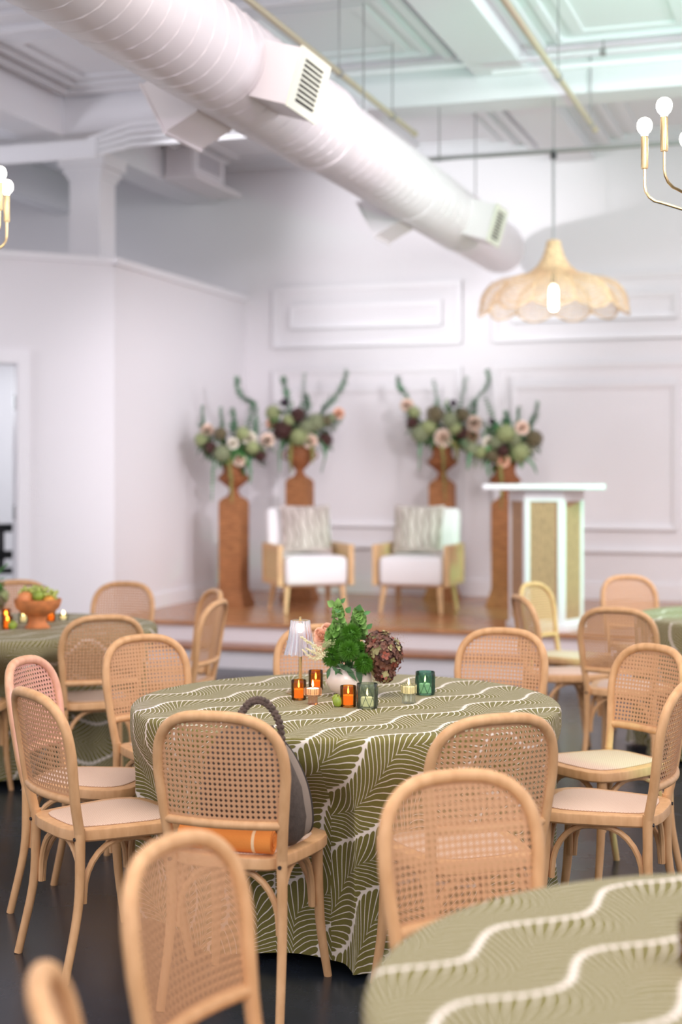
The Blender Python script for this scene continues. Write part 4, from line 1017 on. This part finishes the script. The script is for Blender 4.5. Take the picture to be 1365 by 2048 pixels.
MB().tube([(0, 0, ZT_), (0, 0, 4.04 - pz0)], 0.011, 8).build('cord', 'steel', pend)
MB().tube([(0, 0, 4.04 - pz0 - 0.06), (0, 0, 4.04 - pz0)], 0.024, 10).build('pipe_clamp', 'dark_metal', pend)
MB().tube([(0, 0, ZT_ * 0.98), (0, 0, 0.27)], 0.018, 10).build('socket', 'dark_metal', pend)
MB().lathe([(0.0001, 0.068), (0.02, 0.072), (0.034, 0.09), (0.036, 0.13), (0.034, 0.20), (0.032, 0.24), (0.018, 0.27), (0.0001, 0.272)], 18).build('bulb', 'bulbwarm', pend)

# ------------------------------------------------------------------ chandeliers
def chandelier(X, Y, a0, label):
    hz = 2.44; c = empty('chandelier', (X, Y, 0), 0, label, 'chandelier', 'brass chandeliers')
    MB().lathe([(0.0001, hz - 0.05), (0.014, hz - 0.045), (0.03, hz - 0.02), (0.03, hz + 0.03), (0.014, hz + 0.05), (0.0001, hz + 0.052)], 20).build('hub', 'brass', c)
    MB().tube([(0, 0, hz), (0, 0, CZ - 0.02)], 0.009, 10).build('rod', 'brass', c)
    MB().lathe([(0.0001, CZ - 0.045), (0.06, CZ - 0.04), (0.065, CZ - 0.001), (0.0001, CZ - 0.001)], 24).build('canopy', 'brass', c)
    for k_ in range(8):
        a = R(a0 + 45 * k_); u = Vector((math.cos(a), math.sin(a), 0)); r_ = 0.39
        z1 = hz + 0.145
        pth = [Vector((0, 0, hz)), u * 0.33 + Vector((0, 0, z1 - 0.022))] + [u * (0.33 + 0.06 * math.sin(t)) + Vector((0, 0, z1 - 0.022 + 0.012 * (t / 1.57) + 0.055 * (1 - math.cos(t)))) for t in (0.4, 0.8, 1.2, 1.57)] + [u * r_ + Vector((0, 0, 2.70))]
        arm = MB().tube(pth, 0.0052, 8).build('arm', 'brass', c)
        MB().lathe([(0.0001, 2.692), (0.0125, 2.692), (0.0135, 2.697), (0.0135, 2.805), (0.012, 2.812), (0.0001, 2.812)], 18, (u.x * r_, u.y * r_, 0)).build('candle_sleeve', 'brass', arm)
        MB().lathe([(0.0001, 2.81), (0.0115, 2.811), (0.013, 2.819), (0.022, 2.828), (0.0275, 2.840), (0.0285, 2.850), (0.0275, 2.860), (0.022, 2.871), (0.012, 2.878), (0.0001, 2.880)], 18, (u.x * r_, u.y * r_, 0)).build('bulb', 'bulb', arm)
chandelier(1.478, 5.36, 159, 'brass chandelier with globe bulbs near the woven pendant lamp')
lx2 = at(14, 374, 6.67); chandelier(lx2.x - 0.341, 6.67 - 0.19, -15.5, 'brass chandelier with globe bulbs on the partition side')

# ------------------------------------------------------------------ centre bouquet
bx, by_ = 0.030, 5.53
vase = empty('vase', (bx, by_, ZT), 0, 'glossy cream bowl vase under the bouquet', 'vase')
MB().lathe([(0.0001, 0), (0.045, 0), (0.05, 0.004), (0.074, 0.024), (0.087, 0.052), (0.084, 0.078), (0.070, 0.098), (0.064, 0.104), (0.060, 0.104), (0.066, 0.096), (0.078, 0.076), (0.08, 0.052), (0.0001, 0.012)], 48).build('bowl', 'ceramic', vase)
bq = empty('bouquet', (bx, by_, ZT + 0.10), 0, 'bouquet of moss-green pompons and russet hydrangea in the cream bowl', 'flowers')
bo = Vector((bx, by_, ZT + 0.10))
def bl(px, py, dy=0.0): q = at(px, py, by_ + dy) - bo; return Vector((q.x, dy, q.z))
rng = random.Random(77)
def spiky(r_):
    m_ = MB(); m_.ball((0, 0, 0), r_ * 0.55, 12, 8)
    for d in fib(800):
        d = (d + Vector((rng.uniform(-.2, .2), rng.uniform(-.2, .2), rng.uniform(-.2, .2)))).normalized(); o_ = d.orthogonal().normalized(); b_ = d.cross(o_); w_ = r_ * 0.036
        c = d * r_ * 0.5; e_ = d * r_ * rng.uniform(0.88, 1.04)
        m_.add([c + o_ * w_, c - o_ * w_ * 0.5 + b_ * w_, c - o_ * w_ * 0.5 - b_ * w_, e_], [(0, 1, 3), (1, 2, 3), (2, 0, 3)])
    return m_.mesh('pompon', 'dianthus', False)
SP = spiky(1.0)
for (px, py, r_, dy) in ((702, 1268, 25, -0.02), (664, 1314, 24, -0.045), (698, 1302, 24, -0.075), (728, 1327, 24, -0.075), (681, 1294, 22, -0.02), (716, 1296, 20, -0.03)):
    inst('pompon', SP, bq, bl(px, py, dy), (rng.uniform(0, 6), rng.uniform(0, 6), 0), r_ * 5.5 / F)
# hydrangea: overlapping florets of four petals each
def hydrangea(c, r_, n_, lo=0.0):
    parts = {'petal_hydrangea': MB(), 'petal_hydrangea_green': MB(), 'petal_hydrangea_red': MB()}
    for d in fib(n_):
        d = (d + Vector((rng.uniform(-.15, .15), rng.uniform(-.15, .15), rng.uniform(-.15, .15)))).normalized()
        t = d.orthogonal().normalized(); b_ = d.cross(t); a0 = rng.uniform(0, 6.28); q = Vector((d.x * r_[0], d.y * r_[1], d.z * r_[2])) * rng.uniform(0.85, 1.03)
        v_ = rng.random(); key = 'petal_hydrangea_green' if v_ < 0.17 else ('petal_hydrangea_red' if (v_ < 0.30 or (d.x > 0.3 and d.z < -0.1 and v_ < 0.6)) else 'petal_hydrangea')
        m_ = parts[key]; s0 = 0.0145 * rng.uniform(0.8, 1.15)
        for k_ in range(4):
            a = a0 + k_ * PI / 2; u = t * math.cos(a) + b_ * math.sin(a); s_ = u.cross(d); up = d * s0 * rng.uniform(-0.1, 0.55)
            m_.add([q, q + u * s0 * 0.45 + s_ * s0 * 0.45 + up * 0.5, q + u * s0 * 0.95 + s_ * s0 * 0.25 + up, q + u * s0 * 0.95 - s_ * s0 * 0.25 + up, q + u * s0 * 0.45 - s_ * s0 * 0.45 + up * 0.5], [(0, 1, 2, 3, 4)])
    hd_ = None
    for key, m_ in parts.items():
        o_ = m_.build('hydrangea_florets', key, bq, smooth=False, loc=c)
hydrangea(bl(766, 1310, -0.03), (0.072, 0.068, 0.080), 230)
hydrangea(bl(755, 1283, -0.02), (0.042, 0.05, 0.035), 70)
hydrangea(bl(768, 1347, -0.05), (0.036, 0.035, 0.030), 60)
MB().ball(bl(766, 1310, -0.03), (0.06, 0.056, 0.066), 14, 10).build('hydrangea_core', 'petal_burgundy', bq)
# bells of Ireland
def bells(pts, n_, s0):
    P = crv(pts, 8); m_ = MB().tube(P, 0.003, 6)
    for i in range(2, len(P), 3):
        t = (P[min(i + 1, len(P) - 1)] - P[i - 1]).normalized(); o_ = t.orthogonal().normalized(); sz = s0 * (1.12 - 0.6 * i / len(P))
        for k_ in range(n_):
            a = i * 0.6 + 2 * PI * k_ / n_; u = (o_ * math.cos(a) + t.cross(o_) * math.sin(a) + t * 0.45).normalized(); v1 = u.orthogonal().normalized(); v2 = u.cross(v1); vs = []
            for (rr_, zz_) in ((0.12, 0.0), (0.42, 0.35), (0.62, 0.75), (0.95, 1.0)):
                for j in range(9): b_ = 2 * PI * j / 9; vs.append(P[i] + u * sz * zz_ * 1.0 + (v1 * math.cos(b_) + v2 * math.sin(b_)) * sz * rr_ * 0.62)
            m_.add(vs, [(q * 9 + j, q * 9 + (j + 1) % 9, (q + 1) * 9 + (j + 1) % 9, (q + 1) * 9 + j) for q in range(3) for j in range(9)])
    return m_.build('bell_stem', 'bellgreen', bq)
bells([bl(684, 1280, 0.0), bl(680, 1255, 0.01), bl(677, 1228, 0.01), bl(676, 1212, 0.01)], 3, 0.030)
bells([bl(712, 1280, 0.02), bl(716, 1262, 0.02), bl(718, 1240, 0.02), bl(717, 1222, 0.02)], 3, 0.036)
bells([bl(672, 1285, 0.0), bl(668, 1268, 0.0), bl(672, 1254, 0.0)], 3, 0.034)
for (px, py, dx, dz, L_, W_) in ((668, 1212, -0.6, 0.5, .033, .03), (676, 1214, 0.05, 0.9, .036, .03), (682, 1206, 0.7, 0.8, .026, .016), (693, 1226, 0.6, 0.9, .03, .024), (717, 1222, 0.2, 0.8, .028, .024), (728, 1228, 0.9, 0.35, .028, .016), (677, 1218, -0.1, -0.3, .02, .026), (735, 1258, 0.5, .6, .03, .02)):
    MB().leaf(bl(px, py, 0.0), (dx, -0.35, dz), (0, -1, 0.3), L_, W_, 0.1, 3).build('leaf', 'bellgreen' if L_ > 0.03 else 'leafgreen', bq)
# dark leaves hanging over the bowl rim
for (px, py, dx, dz, L_, W_) in ((690, 1330, 0.55, -0.7, .075, .020), (716, 1334, 0.2, -1.0, .065, .024), (660, 1335, -0.25, -1.0, .045, .014), (664, 1334, 0.8, -0.5, .05, .014), (675, 1328, 0.9, -0.4, .07, .02)):
    MB().leaf(bl(px, py, -0.075), (dx, -0.35, dz), (0, -1, 0.2), L_, W_, 0.15, 3).build('leaf', 'leafdark', bq)
RP = rose_mesh('rose', 'petal_coral', 91, 6)
for (px, py, r_, dy) in ((642, 1272, 20, 0.0), (651, 1258, 15, 0.03), (636, 1264, 11, 0.02)):
    L0 = bl(px, py, dy); inst('rose', RP, bq, L0, Vector((-0.5, -0.85, 0.35)).to_track_quat('Z', 'Y').to_euler(), r_ * 5.5 / F)
# astilbe and small filler
def plume(pts, n_, spread, r_, mat='astilbe', name='plume'):
    P = crv(pts, 10); m_ = MB().tube(P, 0.0012, 5)
    for i in range(n_):
        t = i / n_; p_ = P[int(t * (len(P) - 1))]; s_ = spread * (1 - 0.8 * t)
        m_.ball(p_ + Vector((rng.gauss(0, s_), rng.gauss(0, s_), rng.gauss(0, s_))), r_ * rng.uniform(0.6, 1.1), 5, 4)
    return m_.build(name, mat, bq)
plume([bl(640, 1300, -0.06), bl(622, 1287, -0.07), bl(601, 1273, -0.08)], 150, 0.006, 0.0028)
plume([bl(645, 1310, -0.06), bl(628, 1305, -0.08), bl(612, 1296, -0.09)], 130, 0.006, 0.0026)
plume([bl(640, 1312, -0.06), bl(624, 1316, -0.08), bl(604, 1298, -0.09)], 110, 0.005, 0.0024)
plume([bl(655, 1306, -0.05), bl(645, 1312, -0.07), bl(632, 1320, -0.08)], 110, 0.007, 0.0026)
plume([bl(665, 1290, -0.03), bl(655, 1288, -0.04), bl(646, 1292, -0.05)], 160, 0.010, 0.0030, 'petal_green', 'filler_sprig')
m_ = MB()
for i in range(26):
    a = rng.uniform(-0.2, 1.2); e_ = bl(rng.uniform(735, 812), rng.uniform(1222, 1292), rng.uniform(-0.03, 0.05)); s_ = bl(742, 1285, 0)
    P = crv([s_, s_.lerp(e_, 0.5) + Vector((0, 0, 0.01)), e_], 3); m_.tube(P, 0.00035, 3, cap=False)
    for k_ in range(16):
        m_.ball(e_ + Vector((rng.gauss(0, .010), rng.gauss(0, .012), rng.gauss(0, .010))), 0.0009, 4, 3)
tag(m_.build('grass_panicle', 'grass', bq, smooth=False), kind='stuff')
m_ = MB()
for i in range(60):
    q = Vector((max(-0.055, rng.gauss(0, 0.05)), rng.gauss(0, 0.04), rng.uniform(0.0, 0.06))); m_.leaf(q, (q.x * 8, q.y * 8 - 0.3, rng.uniform(-0.2, 0.8)), (0, 0, 1), 0.05, 0.022, 0.3, 2)
tag(m_.build('foliage', 'leafdark', bq), kind='stuff')
m_ = MB()
for i in range(12): m_.tube([(rng.uniform(-.02, .02), rng.uniform(-.02, .02), -0.08), (rng.uniform(-.05, .05), rng.uniform(-.04, .04), 0.05)], 0.003, 5)
m_.build('stem_bundle', 'leafgreen', bq)

# ------------------------------------------------------------------ fruit-bowl table
fx, fy = -1.60, 7.90
fb = empty('fruit_bowl', (fx, fy, ZT), 0, 'terracotta footed fruit bowl', 'bowl')
MB().lathe([(0.0001, 0), (0.066, 0), (0.067, 0.006), (0.054, 0.018), (0.046, 0.040), (0.052, 0.062), (0.085, 0.080), (0.112, 0.105), (0.122, 0.135), (0.124, 0.152), (0.116, 0.152), (0.113, 0.138), (0.102, 0.120), (0.07, 0.106), (0.0001, 0.102)], 40, mod=lambda a, q, z_: 1 + (0.02 * math.cos(3 * a) if z_ > 0.1 else 0)).build('bowl', 'terracotta', fb)
def fruit(name, x, y, z, r_, mat, label, cat='fruit'):
    o = empty(name, (fx + x, fy + y, ZT + z), 0, label, cat, 'fruit in the terracotta bowl')
    MB().lathe([(0.0001, 0), (r_ * 0.5, r_ * 0.10), (r_ * 0.87, r_ * 0.5), (r_, r_), (r_ * 0.87, r_ * 1.5), (r_ * 0.5, r_ * 1.84), (r_ * 0.12, r_ * 1.92), (0.0001, r_ * 1.88)], 22).build('peel', mat, o)
    MB().lathe([(0.0001, r_ * 1.86), (r_ * 0.10, r_ * 1.9), (r_ * 0.06, r_ * 1.98), (0.0001, r_ * 1.99)], 8).build('stem_end', 'fruitstem', o)
BP = [(0.0001, 0.102), (0.07, 0.106), (0.102, 0.120), (0.113, 0.138), (0.116, 0.152), (0.124, 0.152)]
BS = [(a[0] + (b_[0] - a[0]) * k_ / 12, a[1] + (b_[1] - a[1]) * k_ / 12) for a, b_ in zip(BP, BP[1:]) for k_ in range(13)]
laid = []                                                          # (x, y, z of centre, radius)
def rest_z(x, y, r_):                                             # lowest centre height at which a ball touches without sinking in
    rr_ = math.hypot(x, y); z = 0.0
    for (rs, zs) in BS:
        d = abs(rr_ - rs)
        if d < r_: z = max(z, zs + math.sqrt(r_ * r_ - d * d))
    for (ox, oy, oz, orr) in laid:
        d2 = (x - ox) ** 2 + (y - oy) ** 2; q = (r_ + orr) * 0.985
        if d2 < q * q: z = max(z, oz + math.sqrt(q * q - d2))
    return z
for (nm, x, y, r_, mt, lb) in (('grapefruit', -0.058, -0.030, 0.044, 'grapefruit', 'pink grapefruit in the terracotta bowl'), 
                               ('orange', 0.067, -0.034, 0.031, 'orangefruit', 'orange in the terracotta bowl, at its rim'), ('orange', 0.056, 0.052, 0.030, 'orangefruit', 'orange in the terracotta bowl, behind the lime'), ('lime', 0.011, -0.044, 0.030, 'lime', 'green lime in the terracotta bowl')):
    z = rest_z(x, y, r_); laid.append((x, y, z, r_)); fruit(nm, x, y, z - r_, r_, mt, lb)
gr = empty('grape_bunch', (fx, fy, ZT), 0, 'bunch of pale green grapes heaped in the terracotta bowl', 'grapes')
GR = 0.0105; GM = MB().ball((0, 0, 0), GR, 10, 7).mesh('grape', 'grape')
rg = random.Random(5); top = []
for i in range(118):
    best = None
    for k_ in range(26):
        x = rg.uniform(-0.095, 0.095); y = rg.uniform(-0.03, 0.09)
        if math.hypot(x, y) > 0.104: continue
        z = rest_z(x, y, GR); sc_ = z + 0.75 * abs(y - 0.015) + 0.22 * abs(x + 0.01)
        if best is None or sc_ < best[0]: best = (sc_, x, y, z)
    _s, x, y, z = best; laid.append((x, y, z, GR)); top.append((x, y, z)); inst('grape', GM, gr, (x, y, z))
crest = [max((t for t in top if abs(t[0] - x) < 0.016), key=lambda t: t[2]) for x in (-0.055, -0.02, 0.015, 0.05)]   # the stalk lies on the crest of the heap
MB().tube(crv([(t[0], t[1], t[2] + GR) for t in crest], 4), 0.002, 5).build('stem', 'fruitstem', gr)
for (px, py, r_, h, mt, wx, lb) in ((15, 1258, 0.028, 0.07, 'amberglass', 'waxamber', 'amber votive by the bushy greenery near the fruit bowl'), (12, 1249, 0.026, 0.085, 'amberglass', 'waxamber', 'taller amber votive behind another near the fruit bowl'), (102, 1243, 0.026, 0.06, 'amberglass', 'waxamber', 'amber votive tucked under the rim of the fruit bowl'), (127, 1241, 0.027, 0.04, 'clearglass', 'wax', 'clear votive standing apart beyond the fruit bowl'), (47, 1245, 0.026, 0.055, 'clearglass', 'wax', 'clear votive half behind the foot of the fruit bowl')):
    p = spot_on(px, py); tumbler('votive', p, ZT, r_, h, mt, lb); flame_candle(p, ZT + 0.008, r_ * 0.75, h * 0.45, wx, 'candle in the ' + lb, fl=1.5)
p = spot_on(25, 1259); o = empty('lime', (p[0], p[1], ZT), 0, 'lime lying on the cloth below the fruit bowl', 'fruit')
MB().lathe([(0.0001, 0), (0.014, 0.003), (0.023, 0.014), (0.025, 0.024), (0.02, 0.038), (0.008, 0.047), (0.0001, 0.048)], 16).build('peel', 'lime', o)
MB().lathe([(0.0001, 0.046), (0.003, 0.048), (0.0001, 0.051)], 6).build('stem_end', 'fruitstem', o)
b2 = empty('bouquet', (-1.905, 7.965, ZT), 0, 'bushy green bouquet beside the terracotta fruit bowl', 'flowers')
MB().lathe([(0.0001, 0), (0.05, 0), (0.08, 0.03), (0.088, 0.06), (0.075, 0.10), (0.066, 0.10), (0.076, 0.06), (0.0001, 0.012)], 32).build('bowl', 'ceramic', b2)
rg = random.Random(9)
for (x, y, z, r_) in ((-0.05, -0.05, 0.17, 0.06), (0.02, -0.06, 0.16, 0.055), (0.06, 0.0, 0.20, 0.055), (-0.01, 0.03, 0.23, 0.055)): inst('pompon', SP, b2, (x, y, z), (rg.uniform(0, 6), 0, 0), r_)
for (x, y, z, r_, mt) in ((0.085, -0.06, 0.13, 0.045, 'petal_olive'), (-0.1, -0.02, 0.2, 0.06, 'petal_burgundy'), (0.10, 0.0, 0.16, 0.04, 'petal_green')): inst('bloom', POM[mt], b2, (x, y, z), None, r_)
m_ = MB()
for i in range(150):
    q = Vector((min(0.075, rg.gauss(0, 0.06)), rg.gauss(0, 0.05), rg.uniform(0.12, 0.24))); m_.leaf(q, (q.x * 7, q.y * 7, rg.uniform(-0.3, 0.9)), (0, 0, 1), 0.06, 0.026, 0.3, 2)
tag(m_.build('foliage', 'leafgreen', b2), kind='stuff')
leafy_stem([(0.03, 0, 0.2), (0.08, 0, 0.28), (0.13, 0.0, 0.33)], 0.03, 0.015, 'leafgreen', b2, 'leafy_stem', rg)
leafy_stem([(-0.02, 0, 0.2), (0.02, 0, 0.30), (0.07, 0.0, 0.36)], 0.03, 0.015, 'leafgreen', b2, 'leafy_stem', rg)
p = (0.592, 2.50); tumbler('amber_votive', p, ZT, 0.0285, 0.072, 'amberglass', 'lone amber votive on the almost bare corner table'); flame_candle(p, ZT + 0.008, 0.022, 0.032, 'waxamber', 'candle in the lone amber votive', fl=1.4)

# ------------------------------------------------------------------ black stool seen through the doorway
bs = empty('bar_stool', (-3.22, 14.30, 0), R(20), 'black wooden stool with a slatted back beyond the doorway', 'stool')
MB().box(-0.21, 0.21, -0.2, 0.2, 0.62, 0.66).build('seat', 'black', bs, smooth=False)
for sx in (-1, 1):
    for sy in (-1, 1): MB().tube([(sx * 0.18, sy * 0.17, 0.62), (sx * 0.21, sy * 0.2, 0)], 0.02, 8).build('leg', 'black', bs)
    MB().box(sx * 0.19 - 0.03, sx * 0.19 + 0.03, 0.17, 0.21, 0.66, 1.08).build('back_post', 'black', bs, smooth=False)
MB().box(-0.22, 0.22, 0.165, 0.215, 1.0, 1.08).build('top_rail', 'black', bs, smooth=False)
MB().box(-0.19, 0.19, 0.175, 0.205, 0.74, 0.82).build('back_slat', 'black', bs, smooth=False)
MB().box(-0.03, 0.03, 0.175, 0.205, 0.66, 1.0).build('back_splat', 'black', bs, smooth=False)
for z in (0.2, 0.3): MB().tube([(-0.2, -0.18, z), (0.2, -0.18, z)], 0.012, 6).build('footrest', 'black', bs)
